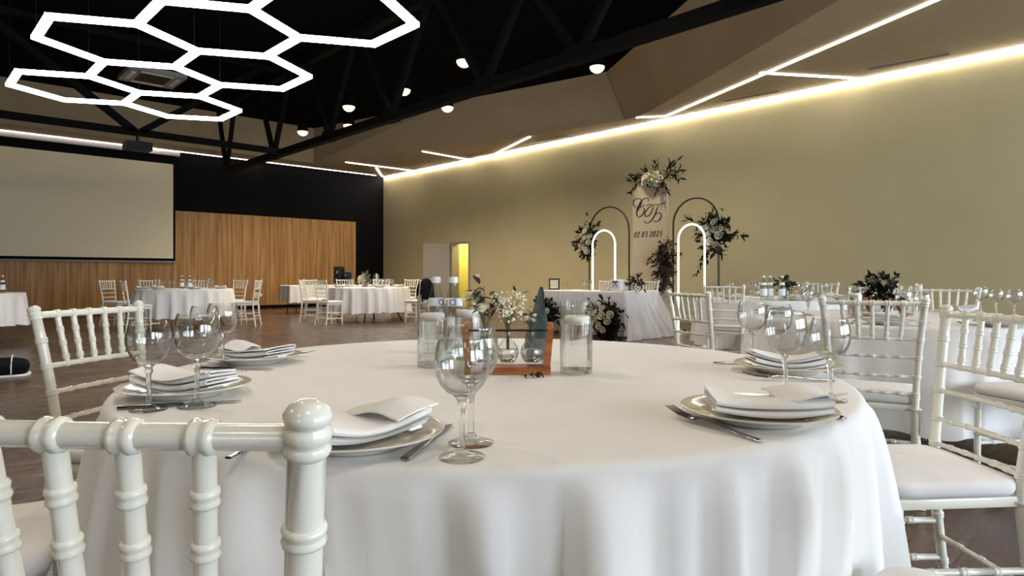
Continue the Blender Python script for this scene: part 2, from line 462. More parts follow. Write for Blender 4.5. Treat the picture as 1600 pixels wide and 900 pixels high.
# LED strips: the coves along the wall tops and the loose lines in the soffit
tag(MB().box((XR - .02, (D2.y + YB) / 2, ZW + .0), (.03, YB - D2.y - .1, .03)).build('led_strip', M['cove']), 'long white led strip along the top of the olive wall', 'led strip', 'led strips of the ceiling')
tag(MB().box(((XL + XR) / 2 - .1, YB - .24, ZW - .012), (XR - XL - .7, .018, .014)).build('led_strip', M['strip']), 'long led strip along the top of the black wall above the screen', 'led strip', 'led strips of the ceiling')
for a, b, lab in [
    ((540, 253), (648, 266.5), 'led strip in the soffit corner nearest the black wall'),
    ((588, 262), (597, 275), 'shortest led strip in the soffit corner, crossing the longer one'),
    ((660, 236), (736, 249.5), 'led strip above the open door, running to the olive wall'),
    ((780, 242), (828, 213), 'led strip in the soffit left of the wedding panel, rising to the right'),
    ((994, 183), (1040, 181), 'short led strip at the narrow tip of the soffit above the wedding panel'),
    ((1040, 181), (1460, 0), 'longest diagonal led strip along the soffit edge at upper right'),
    ((1188, 113), (1346, 122), 'led strip branching off the long diagonal strip to the wall'),
    ((385, 250), (410, 253), 'small led strip in the soffit right of the projector'),
    ((232, 230), (262, 237), 'small led strip in the soffit just beside the projector')]:
    p, q = S(*a), S(*b)
    if b == (1460, 0): q = D0 + (D1 - D0) * 1.35
    d = Vector((0, 0, .011))
    p.z = q.z = ZW
    p.y = min(p.y, YB - .08); q.y = min(q.y, YB - .08); p.x = min(p.x, XR - .06); q.x = min(q.x, XR - .06)
    tag(MB().beam(p - d, q - d, .05, .02).build('led_strip', M['strip']), lab, 'led strip', 'led strips of the ceiling')
# slot diffusers
for a, b, lab in [((1357, 107), (1483, 83), 'long slot diffuser in the soffit at the right'),
                  ((1130, 157), (1216, 142), 'slot diffuser in the soffit inside the led wedge'),
                  ((838, 219), (886, 212), 'slot diffuser in the soffit left of the wedding panel'),
                  ((730, 244), (768, 237), 'slot diffuser in the soffit near the open door')]:
    p, q = S(*a), S(*b); p.z = q.z = ZW - .006
    c = thing('slot_diffuser', lab, 'vent', (p + q) / 2, 0, 'slot diffusers in the soffit')
    p, q = p - c.location, q - c.location
    n = (q - p).normalized().cross(Vector((0, 0, 1)))
    for s in (-1, 1): MB().beam(p + n * .07 * s, q + n * .07 * s, .025, .012).build('diffuser_edge', M['soffit'], c)
    MB().beam(p, q, .11, .004).build('slot', M['steel_black'], c)
    MB().beam(p - Vector((0, 0, .003)), q - Vector((0, 0, .003)), .012, .008).build('blade', M['grey_metal'], c)

# ------------------------------------------------------------------ wood panelling and screen on the back wall
def tback(px):                                 # distance from the corner along the back wall
    r = -(px - 800) / F
    return (r - .1994) * 23 / (CA + SA * r)
PH0, PH1 = .10, 2.86
x1 = XR - tback(555); pw = .62
wp = thing('wood_wall_panelling', 'warm oak veneer panelling across the lower black wall', 'panelling', (x1, YB - .02, 0))
bm_ = MB().box((0, 0, 0), (pw - .003, .025, PH1 - PH0)).mesh('wood_panel', M['wood_panel'])
for i in range(24):
    if x1 - pw * (i + 1) < XL + .2: break
    obj('wood_panel', bm_, wp, (-pw * (i + .5), -.0125, (PH0 + PH1) / 2))
o = MB().box((x1 - 4.5, YB - .05, .42), (.28, .012, .085)).build('socket_strip', M['cap'])
tag(o, 'pale socket strip low on the oak panelling', 'socket')
o.location.x = XR - tback(402) - (x1 - 4.5)
SR = XR - tback(272); SL = SR - 5.2
sc_ = thing('projection_screen', 'large grey beige projection screen hung in front of the black wall', 'projection screen', (SR, YB - .12, 1.4))
MB().box((-2.6, 0, 1.505), (5.2, .012, 2.95)).build('screen_border', M['black_cloth'], sc_)
MB().box((-2.6, -.008, 1.425), (5.2 - .12, .004, 2.65)).build('screen_surface', M['screen'], sc_)
MB().tube([(-5.25, 0, .0), (.03, 0, .0)], .025, 10).build('bottom_bar', M['grey_metal'], sc_, 40)
MB().box((-2.6, -.01, 3.04), (5.4, .13, .12)).build('screen_case', M['grey_metal'], sc_)

# ------------------------------------------------------------------ trusses, projector, ceiling cassette
ZT = 3.75
t1 = Vector((0, 0, 0)); tw0 = P(352, 268, 16.9); tw0.z = ZT; tdir = Vector((0, -1, 0))
def chord_at(px):
    # the point of the chord (world x fixed) seen in a pixel column
    r = (px - 800) / F
    # camera frame: x = X*CA - Y*SA ; y = X*SA + Y*CA
    Y = (tw0.x * CA - r * tw0.x * SA) / (SA + r * CA)
    return Vector((tw0.x, Y, ZT))
tr = thing('roof_truss', 'black steel roof truss with a heavy lower chord running diagonally overhead', 'truss', (tw0.x, tw0.y, ZT))
o0 = tr.location
end = Vector((tw0.x, -5.5, ZT))
MB().beam(tw0 - o0, end - o0, .15, .14).build('lower_chord', M['truss'], tr)
MB().beam(Vector((tw0.x, tw0.y, ZC - .1)) - o0, Vector((tw0.x, -5.5, ZC - .1)) - o0, .16, .16).build('upper_chord', M['truss'], tr)
for px, l in ((354, .55), (428, .8), (515, .9), (612, 1.0), (757, 1.1), (905, 1.2)):
    c = chord_at(px) - o0
    for s in (-1, 1):
        MB().beam(c, c + Vector((0, s * l * 1.1, ZC - .12 - ZT)), .09, .09).build('web_member', M['truss'], tr)
    MB().box(c + Vector((0, 0, .02)), (.17, .30, .20)).build('gusset_plate', M['truss'], tr)
pj = P(215, 205, 12.3); pj.z = ZT
xr = tw0.x - .1
tr2 = thing('cross_truss', 'slender black cross truss that carries the projector', 'truss', (pj.x, pj.y, ZT))
MB().beam((XL + .1 - pj.x, 0, 0), (xr - pj.x, 0, 0), .12, .12).build('lower_chord', M['truss'], tr2)
for s in (-1, 1):
    MB().beam((s * .05, 0, .02), (s * 2.4, 0, ZC - .1 - ZT), .12, .12).build('web_member', M['truss'], tr2)
    if s < 0: MB().beam((s * 4.8, 0, .02), (s * 2.4, 0, ZC - .1 - ZT), .09, .09).build('web_member', M['truss'], tr2)
MB().beam((XL + .1 - pj.x, 0, ZC - .08 - ZT), (xr - pj.x, 0, ZC - .08 - ZT), .1, .1).build('upper_chord', M['truss'], tr2)
pr = thing('projector', 'black projector hanging from the cross truss in front of the screen', 'projector', (pj.x, pj.y, ZT - .36))
MB().box((0, 0, .09), (.44, .34, .15)).build('body', M['black_plastic'], pr)
MB().tube([(.05, .16, .09), (.05, .22, .09)], [.055, .05], 16).build('lens', M['glass'], pr, 40)
MB().tube([(0, 0, .165), (0, 0, .30)], .03, 12).build('mount_pole', M['steel_black'], pr, 40)
MB().box((0, 0, .175), (.2, .2, .02)).build('mount_plate', M['steel_black'], pr)
cs = PZ(238, 119, ZC - .03)
ac = thing('ceiling_cassette', 'grey square air conditioning cassette on the black ceiling behind the lamps', 'vent', (cs.x, cs.y, ZC - .10))
MB().box((0, 0, .05), (1.15, 1.15, .1)).build('cassette_body', M['grey_metal'], ac)
MB().box((0, 0, -.008), (.6, .6, .016)).build('grille', M['black_plastic'], ac)
for k in range(4):
    a = k * PI / 2
    MB().beam(Vector((math.cos(a) * .45 - math.sin(a) * .33, math.sin(a) * .45 + math.cos(a) * .33, -.008)),
              Vector((math.cos(a) * .45 + math.sin(a) * .33, math.sin(a) * .45 - math.cos(a) * .33, -.008)), .09, .012).build('louver', M['cap'], ac)

# ------------------------------------------------------------------ hexagon lamp
HH = 2.3; ZH = CAMZ + HH
hs, h0 = .305, math.radians(14.2)
c5 = Vector((-1.83, 3.315)); va = Vector((.511, -.145)); vb = Vector((.125, -.5285))
cells = [c5, c5 + va, c5 + vb, c5 + vb + va, c5 - va, c5 - vb, c5 + vb + va * 2]
hl = thing('hexagon_ceiling_lamp', 'white led lamp of seven joined hexagons hanging from the black ceiling', 'lamp', W(c5.x * HH, c5.y * HH, ZH))
done = set(); k = 0
for c in cells:
    vs = [c + Vector((math.cos(h0 + i * PI / 3), math.sin(h0 + i * PI / 3))) * hs for i in range(6)]
    for i in range(6):
        a, b = vs[i], vs[(i + 1) % 6]
        key = (round((a.x + b.x) / 2 * 12), round((a.y + b.y) / 2 * 12))
        if any(abs(key[0] - q[0]) <= 1 and abs(key[1] - q[1]) <= 1 for q in done): continue
        done.add(key)
        wa, wb = W(a.x * HH, a.y * HH, ZH) - hl.location, W(b.x * HH, b.y * HH, ZH) - hl.location
        d = (wb - wa).normalized()
        MB().beam(wa - d * .024, wb + d * .024, .070, .042).build('light_bar', M['hexlamp'], hl)
for c in cells[:6:2]:
    for i in (0, 3):
        p = c + Vector((math.cos(h0 + i * PI / 3), math.sin(h0 + i * PI / 3))) * hs
        w = W(p.x * HH, p.y * HH, ZH) - hl.location
        MB().tube([w + Vector((0, 0, .02)), w + Vector((0, 0, ZC - ZH))], .0025, 6).build('suspension_wire', M['truss'], hl)

# ------------------------------------------------------------------ round spot lamps
SPOT0 = []
def spot_lamp(p, label, group, k=1.0):
    if not SPOT0:
        s = thing('spot_lamp', label, 'lamp', p, 0, group); SPOT0.append(s)
        MB().lathe([(.125, .0), (.140, .005), (.140, .20), (.12, .23), (.02, .23)], 24).build('housing', M['truss'], s, 40)
        MB().lathe([(.005, -.11), (.06, -.10), (.11, -.065), (.135, -.02), (.138, .004)], 24).build('lens', M['spot'], s, 60)
        MB().tube([(0, 0, .22), (0, 0, ZC - 4.9)], .012, 8).build('rod', M['truss'], s, 40)
    else:
        s = copy_tree(SPOT0[0], label, p, 0, group)
    d = bpy.data.lights.new('spot_lamp_light', 'SPOT'); d.energy = P_SPOT * k; d.color = (1.0, .87, .69); d.spot_size = math.radians(140); d.spot_blend = .6; d.shadow_soft_size = .10
    o = bpy.data.objects.new('spot_lamp_light', d); COL.objects.link(o); o.parent = s; o.location = (0, 0, -.13)
for px, py, lab in [(725, 96, 'largest warm spot lamp, above the truss gusset'), (933, 105, 'warm spot lamp in front of the sloped beige soffit at right'),
                    (631, 141, 'smallest warm spot lamp high among the black beams'), (545, 167, 'upper of two warm spot lamps one above the other'),
                    (545, 196, 'lower of two warm spot lamps one above the other'), (699, 168, 'warm spot lamp just under the heavy truss chord'),
                    (473, 206, 'leftmost warm spot lamp, in front of the beige fascia')]:
    spot_lamp(PZ(px, py, 4.9), lab, 'warm spot lamps hanging from the black ceiling')
for x, y in ((-2.0, 3.2), (2.2, 2.2), (.3, 6.0), (-4.6, 6.4), (4.6, 5.8), (-5.2, 1.2), (.6, -1.6), (-2.4, -2.8), (6.4, 3.0)):  # unseen lamps added over the near half of the hall for warm fill
    spot_lamp(W(x, y, 4.9), 'unseen spot lamp added above the upper edge of the picture for warm light', 'added spot lamps above the picture', .12)

# ================================================================== CHAIRS
def along(path):
    path = [Vector(p) for p in path]; L = [0.0]
    for i in range(1, len(path)): L.append(L[-1] + (path[i] - path[i - 1]).length)
    def at(s):
        s = max(0, min(L[-1], s))
        for i in range(1, len(path)):
            if s <= L[i] + 1e-9:
                return path[i - 1].lerp(path[i], (s - L[i - 1]) / max(1e-9, L[i] - L[i - 1]))
        return path[-1]
    return at, L[-1]
def bead(s, r, k=1.30, h=.010):
    return [(s - h, r), (s - h * .85, r * (1 + (k - 1) * .75)), (s - h * .5, r * k), (s - h * .15, r * (1 + (k - 1) * .55)),
            (s + h * .15, r * (1 + (k - 1) * .55)), (s + h * .5, r * k), (s + h * .85, r * (1 + (k - 1) * .75)), (s + h, r)]
def turned(path, r, nodes_, seg=12, k=1.30, h=.010, extra=(), r_end=None):
    at, L = along(path)
    prof = [(0, r), (L, r if r_end is None else r_end)]
    step = .05
    prof += [(i * step, r) for i in range(1, int(L / step)) if all(abs(i * step - n) > h * 1.3 for n in nodes_)]
    for n in nodes_: prof += bead(n, r, k, h)
    prof = [p for p in prof if 0 <= p[0] <= L]
    if extra:
        e0 = min(e[0] for e in extra); prof = [p for p in prof if p[0] < e0] + list(extra)
    prof.sort(key=lambda p: p[0])
    return MB().tube([at(s) for s, _ in prof], [q for _, q in prof], seg)

RAILZ = [.905, .745, .663, .576, .498]
def post_path(sx):
    return spline([(sx * .190, -.235, 0), (sx * .178, -.200, .22), (sx * .170, -.180, .44), (sx * .177, -.196, .62), (sx * .191, -.222, .80), (sx * .205, -.245, .935)], 6)
def at_z(path, z):
    for i in range(1, len(path)):
        if path[i].z >= z:
            a, b = path[i - 1], path[i]
            return a.lerp(b, (z - a.z) / (b.z - a.z))
    return path[-1]
def s_of_z(path, z):
    s = 0
    for i in range(1, len(path)):
        d = (path[i] - path[i - 1]).length
        if path[i].z >= z: return s + d * (z - path[i - 1].z) / (path[i].z - path[i - 1].z)
        s += d
    return s
def rounded_slab(w0, w1, d, z0, z1, r=.03, soft=.012, crown=0.0, n=5):
    """a seat shape: back width w0, front width w1, depth d, rounded corners and edges"""
    def ring(ins, z):
        pts = []
        a0, a1, dd = w0 / 2 - ins, w1 / 2 - ins, d / 2 - ins
        rr = max(r - ins, .004)
        for cx, cy, st in ((a1 - rr, dd - rr, 0), (-a1 + rr, dd - rr, 1), (-a0 + rr, -dd + rr, 2), (a0 - rr, -dd + rr, 3)):
            for k in range(n):
                t = (st + k / (n - 1)) * PI / 2
                pts.append(Vector((cx + rr * math.cos(t), cy + rr * math.sin(t), z)))
        return pts
    rows = []
    for ins, z in ((soft, z0), (soft * .3, z0 + soft * .3), (0, z0 + soft), (0, z1 - soft), (soft * .3, z1 - soft * .3), (soft, z1)):
        rows.append(ring(ins, z))
    for q, up in ((.25, .55), (.55, .85), (.85, 1.0)):
        base = ring(soft, z1)
        rows.append([Vector((p.x * (1 - q), p.y * (1 - q), z1 + crown * up)) for p in base])
    mb = MB().grid(rows, wrap=True)
    m = len(rows[0]); nn = len(rows)
    mb.f.append(tuple(reversed(range(m)))); mb.f.append(tuple((nn - 1) * m + k for k in range(m)))
    return mb
def make_chair(label):
    c = thing('chiavari_chair', label, 'chair')
    for sx in (-1, 1):
        p = post_path(sx); at, L = along(p); r = .0148
        nd = [s_of_z(p, z) for z in (.12, .27, .498, .576, .663, .745, .825)]
        fin = [(L - .046, r), (L - .044, r * 1.16), (L - .040, r * 1.27), (L - .036, r * 1.17), (L - .034, r * 1.12), (L - .032, r * 1.17), (L - .027, r * 1.32),
               (L - .022, r * 1.2), (L - .020, r * 1.09), (L - .0185, r * 1.09), (L - .0165, r * 1.22), (L - .011, r * 1.27), (L - .006, r * 1.06), (L - .0022, r * .72), (L - .0004, r * .48), (L, r * .3)]
        turned(p, r, nd, 16, 1.22, .009, fin).build('back_post', M['chair'], c, 50)
        f = [(sx * .185, .162, .43), (sx * .186, .164, .2), (sx * .187, .167, 0)]
        turned(f, .0155, [.05, .16, .18, .30], 12, 1.25, .010, [(.38, .0135), (.43, .011)]).build('front_leg', M['chair'], c, 50)
    pl, pr_ = post_path(-1), post_path(1)
    xs = [-.122, -.061, 0, .061, .122]
    for i, z in enumerate(RAILZ):
        a, b = at_z(pl, z), at_z(pr_, z); L = (b - a).length
        bow = .012
        path = [a.lerp(b, t) + Vector((0, -bow * math.sin(PI * t), 0)) for t in [k / 10 for k in range(11)]]
        at, LL = along(path)
        nd = [LL / 2 + x for x in (xs if i == 0 else [q * .89 for q in xs])]
        turned(path, .0108 if i == 0 else (.0085 if i == 1 else .0075), nd, 12, 1.38 if i == 0 else 1.25, .011 if i == 0 else .008).build('top_rail' if i == 0 else 'cross_rail', M['chair'], c, 50)
    for x in xs:
        za, zb = RAILZ[0] - .004, RAILZ[1]
        a, b = at_z(pl, za), at_z(pl, zb)
        p = [Vector((x, a.y - .012 * math.cos(PI * x / .41), za)), Vector((x * .89, b.y - .012 * math.cos(PI * x / .41), zb))]
        L = (p[1] - p[0]).length
        turned(p, .0092, [L * .29, L * .57, L * .85], 12, 1.28, .008).build('spindle', M['chair'], c, 50)
    fr = rounded_slab(.355, .40, .365, .418, .446, r=.02, soft=.004)
    fr.build('seat_frame', M['chair'], c, 40, (0, 0, 0))
    cu = rounded_slab(.385, .415, .385, .448, .492, r=.07, soft=.016, crown=.010, n=7).build('cushion', M['cushion'], c, 60, (0, .006, 0))
    for sx in (-1, 1):                                      # ribbons that tie the cushion to the posts
        tb = MB(); q = at_z(post_path(sx), .43)
        tb.tube([q + Vector((math.cos(t) * .021, math.sin(t) * .021, 0)) for t in [k * PI / 5 for k in range(10)]], .004, 6, closed=True)
        for dx in (-.012, .014):
            rows = []
            for k in range(6):
                z = .43 - k * .026; o_ = Vector((q.x + sx * .024 + dx * (k / 5), q.y - .012 + .006 * math.sin(k * 1.7 + dx * 90), z))
                rows.append([o_ + Vector((0, -.008, 0)), o_ + Vector((0, .008, 0)), o_ + Vector((.0015, .008, 0)), o_ + Vector((.0015, -.008, 0))])
            tb.grid(rows, wrap=True)
        tb.build('tie_ribbon', M['cushion'], cu, 60, (0, -.006, 0))
    for z in (.13, .25):                                     # stretchers
        for sx in (-1, 1):
            a = at_z(post_path(sx), z); b = Vector((sx * .186, .164, z)); L = (b - a).length
            turned([a, b], .0095, [L * .25, L * .5, L * .75], 12, 1.3, .012).build('stretcher', M['chair'], c, 50)
    for z in (.20,):
        a, b = Vector((-.186, .164, z)), Vector((.186, .164, z)); L = (b - a).length
        turned([a, b], .0095, [L * .25, L * .5, L * .75], 12, 1.3, .012).build('stretcher', M['chair'], c, 50)
        a, b = at_z(pl, z), at_z(pr_, z); L = (b - a).length
        turned([a, b], .0085, [L * .25, L * .5, L * .75], 12, 1.3, .010).build('stretcher', M['chair'], c, 50)
    return c
CHAIR0 = [None]
def chair(back, face, label, group, backoff=.235):
    """a chair whose backrest stands at camera-frame point back and that faces the direction face"""
    fx, fy = face; n = math.hypot(fx, fy); fx /= n; fy /= n
    for tc, mn in ((T2_, 1.34), (T3_, 1.44), (TA_, 1.42), (TB_, 1.42)):
        dx, dy = back[0] - tc[0], back[1] - tc[1]; q = math.hypot(dx, dy)
        if q < mn: back = (tc[0] + dx / q * mn, tc[1] + dy / q * mn)
    loc = W(back[0] + fx * backoff, back[1] + fy * backoff); rz = yaw(fx, fy)
    if CHAIR0[0] is None:
        c = make_chair(label); CHAIR0[0] = c; c.location = loc; c.rotation_euler = (0, 0, rz); c['group'] = group
        return c
    return copy_tree(CHAIR0[0], label, loc, rz, group)

# ================================================================== TABLES AND CLOTHS
TOPZ = .745
def drape(outline, top, drop, amp, seed, nfold, mat_, name, flare=.03, hemvar=.012, rnd_r=.018, sharp=1.0):
    """cloth over a tabletop: outline = list of (point2d, outward normal2d)"""
    rg = random.Random(seed); n = len(outline)
    ph = [(rg.uniform(0, 2 * PI), rg.uniform(.6, 1.0), f) for f in (nfold, nfold * 1.37, nfold * .61, nfold * 2.3)]
    per = []
    for k in range(n):
        t = 2 * PI * k / n
        v = ph[0][1] * math.cos(ph[0][2] * t + ph[0][0] + .8 * math.sin(2 * t + ph[1][0])) * 1.0
        v += .55 * math.cos(round(ph[1][2]) * t + ph[1][0]) + .45 * math.cos(round(ph[2][2]) * t + ph[2][0]) + .18 * math.cos(round(ph[3][2]) * t + ph[3][0])
        per.append(v / 1.6)
    rows = []
    cx = sum(p[0].x for p in outline) / n; cy = sum(p[0].y for p in outline) / n
    C = Vector((cx, cy))
    for q in (.0015, .25, .5, .75, .92):
        rows.append([Vector((*(C + (p - C) * q), top)) for p, nr in outline])
    for a in (0, 20, 45, 70, 90):
        t = math.radians(a)
        rows.append([Vector((*(p + nr * (rnd_r * math.sin(t) - rnd_r)), top - rnd_r * (1 - math.cos(t)))) for p, nr in outline])
    m = 22
    for j in range(1, m + 1):
        s = j / m; row = []
        for k, (p, nr) in enumerate(outline):
            w = per[k]; g = s ** .55
            w2 = math.copysign(abs(w) ** .8, w)
            off = max(flare * s + amp * g * (.18 + w2 * .85), -.014 * g)
            z = top - rnd_r - (drop - rnd_r) * s + hemvar * s * math.sin(3 * 2 * PI * k / n + seed) - .010 * s * w
            row.append(Vector((*(p + nr * off), z)))
        rows.append(row)
    mb = MB().grid(rows, wrap=True)
    o = mb.build(name, mat_, None, 60)
    return o
def circle_outline(c, R, n=288):
    return [(Vector((c.x + R * math.cos(2 * PI * k / n), c.y + R * math.sin(2 * PI * k / n))), Vector((math.cos(2 * PI * k / n), math.sin(2 * PI * k / n)))) for k in range(n)]
def rect_outline(c, L, D, ang, r=.05, n=320):
    pts = []; a, b = L / 2 - r, D / 2 - r
    segs = [((a, -b), (a, b), 0), ((a, b), (-a, b), 1), ((-a, b), (-a, -b), 2), ((-a, -b), (a, -b), 3)]
    per = 2 * (L + D)
    ca, sa = math.cos(ang), math.sin(ang)
    rot = lambda x, y: Vector((x * ca - y * sa, x * sa + y * ca))
    for (x0, y0), (x1, y1), i in segs:
        nx, ny = math.cos(i * PI / 2), math.sin(i * PI / 2)
        m = max(4, int(n * math.hypot(x1 - x0, y1 - y0) / per))
        for k in range(m):
            t = k / m
            pts.append((Vector((c.x, c.y)) + rot(x0 + (x1 - x0) * t + nx * r, y0 + (y1 - y0) * t + ny * r), rot(nx, ny)))
        for k in range(6):
            t = (i + k / 6) * PI / 2
            pts.append((Vector((c.x, c.y)) + rot(x1 + math.cos(t) * r, y1 + math.sin(t) * r), rot(math.cos(t), math.sin(t))))
    return pts
def round_table(c, R, label, cloth_label, hem, seed, amp, nfold, rot=0.0, flare=.03):
    w = W(*c)
    t = thing('round_table', label, 'table', w, rot, 'round folding tables')
    MB().lathe([(R - .03, TOPZ - .03), (R - .024, TOPZ - .03), (R - .02, TOPZ - .02), (R - .024, TOPZ - .004)], 64).build('tabletop', M['wood'], t, 40)
    for k in range(4):
        a = PI / 4 + k * PI / 2; u = Vector((math.cos(a), math.sin(a), 0)); v = Vector((-u.y, u.x, 0))
        p = spline([u * .52 + Vector((0, 0, TOPZ - .035)), u * .56 + Vector((0, 0, .5)), u * .62 + Vector((0, 0, .22)), u * .72 + Vector((0, 0, .02))], 5)
        MB().tube(p, .014, 10).build('leg', M['steel_black'], t, 50)
        MB().tube([u * .72 + Vector((0, 0, .0)), u * .715 + Vector((0, 0, .03))], .018, 10).build('foot', M['black_plastic'], t, 50)
    for s in (-1, 1):
        a = PI / 4
        u1 = Vector((math.cos(a), math.sin(a), 0)) * s; u2 = Vector((-math.sin(a), math.cos(a), 0)) * s
        MB().tube([u1 * .60 + Vector((0, 0, .30)), u2 * .60 + Vector((0, 0, .30))], .011, 8).build('crossbar', M['steel_black'], t, 50)
    cl = drape(circle_outline(w, R), TOPZ + .012, TOPZ + .012 - hem, amp, seed, nfold, M['cloth'], 'tablecloth', flare)
    tag(cl, cloth_label, 'tablecloth', 'white round tablecloths')
    return w
TZ = TOPZ + .013                                # the level on which things stand on the tables

C1_ = (-.06, 1.86)
T2_ = (2.52, 4.20); T3_ = (3.15, 7.7); TA_ = (-6.6, 13.0); TB_ = (-3.27, 14.8); TC_ = (-8.46, 9.74)
round_table(C1_, .95, 'round folding table under the large white cloth in the foreground', 'large white tablecloth draped over the round table in the foreground', .38, 3, .088, 33, .3, .0)
round_table(T2_, .93, 'round folding table behind the chair at the right edge', 'white tablecloth on the round table at the right edge', .20, 5, .06, 15, .9, .03)
round_table(T3_, .92, 'round folding table farthest right, near the olive wall', 'white tablecloth on the table with green bottles near the olive wall', .22, 8, .06, 17, .2, .03)
round_table(TA_, .90, 'round folding table below the projection screen', 'white tablecloth on the table below the projection screen', .22, 11, .07, 20, .5, .02)
round_table(TB_, .90, 'round folding table between the oak panelling and the open door', 'pleated white tablecloth on the table between the oak panelling and the open door', .20, 13, .075, 21, .1, .02)
round_table(TC_, .90, 'round folding table cut off by the left edge of the picture', 'white tablecloth on the table cut off by the left edge', .26, 17, .07, 19, -.1, .02)

g1 = 'chairs around the foreground table'
chair((-.358, .522), (.10, 1.0), 'cream chair closest to the camera at lower left, seen from behind', g1)
chair((-1.36, 1.21), (.90, .44), 'cream chair at the left edge of which only the beige seat shows', g1)
chair((-1.43, 2.20), (.97, -.23), 'cream chair standing left of the foreground table behind the wine glasses', g1)
chair((1.40, 1.88), (-1.0, -.02), 'cream chair at the right edge facing the foreground table', g1)
chair((.85, .77), (-.643, .766), 'cream chair at lower right of which only a seat corner shows', g1)
g2 = 'chairs around the right hand table'
chair((1.63, 2.92), (.48, .88), 'cream chair seen from behind between the foreground table and the right table', g2)
chair((1.11, 4.06), (.93, .36), 'cream chair turned edge on, left of the right hand table', g2)
chair((2.55, 2.83), (-.15, .98), 'cream chair at the right edge of which only seat and legs show', g2)
chair((3.52, 5.2), (-.72, -.69), 'cream chair on the far side of the right hand table', g2)
g3 = 'chairs around the table by the olive wall'
chair((2.28, 6.75), (.55, .83), 'cream chair seen from behind right of the white glowing arch', g3)
chair((4.28, 8.9), (-.68, -.73), 'cream chair behind the green bottles on the far table', g3)
chair((4.45, 7.9), (-.98, -.1), 'cream chair at the right of the far table with green bottles', g3)
chair((4.42, 7.05), (-.88, .45), 'cream chair half hidden behind the right table centrepiece', g3)
g4 = 'chairs around the table below the screen'
chair((-6.98, 11.75), (.75, .66), 'cream chair seen from behind at the near left of the table below the screen', g4)
chair((-8.35, 13.3), (.98, -.15), 'leftmost cream chair of the table below the screen', g4)
chair((-7.95, 14.15), (.75, -.65), 'cream chair half hidden at the far left of the table below the screen', g4)
chair((-7.05, 14.5), (.25, -.97), 'cream chair behind the bottles of the table below the screen', g4)
chair((-6.02, 14.3), (-.4, -.9), 'cream chair at the far right of the table below the screen', g4)
chair((-5.32, 13.2), (-1, -.08), 'cream chair seen sideways right of the table below the screen', g4)
g5 = 'chairs around the table near the door'
chair((-4.70, 14.4), (.95, .1), 'leftmost cream chair of the table near the door', g5)
chair((-4.78, 15.3), (.9, -.4), 'cream chair second from the left at the table near the door', g5)
chair((-3.95, 13.3), (.62, .78), 'cream chair seen from behind at the near side of the table near the door', g5)
chair((-4.15, 16.0), (.5, -.86), 'cream chair behind the napkins of the table near the door', g5)
chair((-3.3, 16.3), (.05, -1), 'cream chair behind the flowers of the table near the door', g5)
chair((-2.55, 15.9), (-.5, -.85), 'cream chair at the right of the table near the door', g5)
chair((-1.86, 13.9), (-.85, .45), 'cream chair near the open door with a black jacket over its back', g5)
g6 = 'chairs at the newlyweds table'

# black jacket over the chair near the door
jc = [o for o in COL.objects if o.get('label', '').endswith('black jacket over its back')][0]
rows = []
for s, (yy, zz) in enumerate([(-.305, .50), (-.300, .62), (-.292, .75), (-.290, .87), (-.275, .935), (-.250, .958), (-.222, .935), (-.190, .86), (-.168, .75), (-.160, .62)]):
    hw = [.23, .235, .235, .225, .20, .175, .20, .225, .23, .23][s]
    rows.append([Vector((hw * (k / 6 * 2 - 1), yy + .010 * math.sin(k * 1.9 + s), zz - .05 * abs(k / 6 * 2 - 1) ** 3)) for k in range(7)])
jk = MB().grid(rows); jo = jk.build('jacket', M['black_cloth'], None, 60, jc.location, jc.rotation_euler.z)
md = jo.modifiers.new('thickness', 'SOLIDIFY'); md.thickness = .008; md.offset = 0
tag(jo, 'black jacket hung over a chair back near the open door', 'jacket')

# the cloths give way where a chair seat is pushed up against them
def fade(v, a, b): return max(0.0, min(1.0, (b - v) / (b - a)))
_chairs = [o for o in COL.objects if o.get('category') == 'chair']
for cl in [o for o in COL.objects if o.name.startswith('tablecloth')]:
    vs = cl.data.vertices
    ctr = sum((v.co for v in vs), Vector()) / len(vs)
    for ch in _chairs:
        if (Vector((ch.location.x, ch.location.y)) - ctr.xy).length > 1.9: continue
        a = ch.rotation_euler.z; ca, sa = math.cos(a), math.sin(a)
        for v in vs:
            if v.co.z > .72: continue
            dx, dy = v.co.x - ch.location.x, v.co.y - ch.location.y
            x, y = dx * ca + dy * sa, -dx * sa + dy * ca
            if y >= .222 or y < -.3 or abs(x) > .34: continue
            m = (.222 - y) * fade(abs(x), .235, .34) * fade(v.co.z, .52, .72)
            v.co.x -= sa * m; v.co.y += ca * m
    cl.data.update()

# ================================================================== TABLEWARE
def make_glass(label, group, rim=.0335):
    g = thing('wine_glass', label, 'wine glass', group=group)
    MB().lathe([(.0335, 0), (.0348, .0012), (.0335, .0028), (.022, .0048), (.010, .0090), (.0056, .016), (.001, .016)], 32).build('foot', M['glass_thin'], g, 50)
    MB().lathe([(.0050, .0155), (.0045, .030), (.0042, .055), (.0050, .070), (.0085, .078), (.0062, .083), (.0105, .0885), (.0125, .0905), (.002, .0908)], 24).build('stem', M['glass'], g, 50)
    out = [(.0006, .0910), (.0125, .0912), (.0235, .0972), (.0325, .1075), (.0385, .1215), (.0406, .1360), (.0404, .1490), (.0388, .1600), (.0362, .1690), (rim + .0006, .1750)]
    inn = [(rim + .0002, .1758), (rim - .0008, .1760), (rim - .0012, .1752), (.0346, .1690), (.0373, .1600), (.0389, .1490), (.0391, .1360), (.0370, .1220), (.0312, .1092), (.0222, .0998), (.0115, .0962), (.0006, .0955)]
    MB().lathe(out + inn, 40).build('bowl', M['glass_bowl'], g, 60)
    return g
GLASS0 = [None]
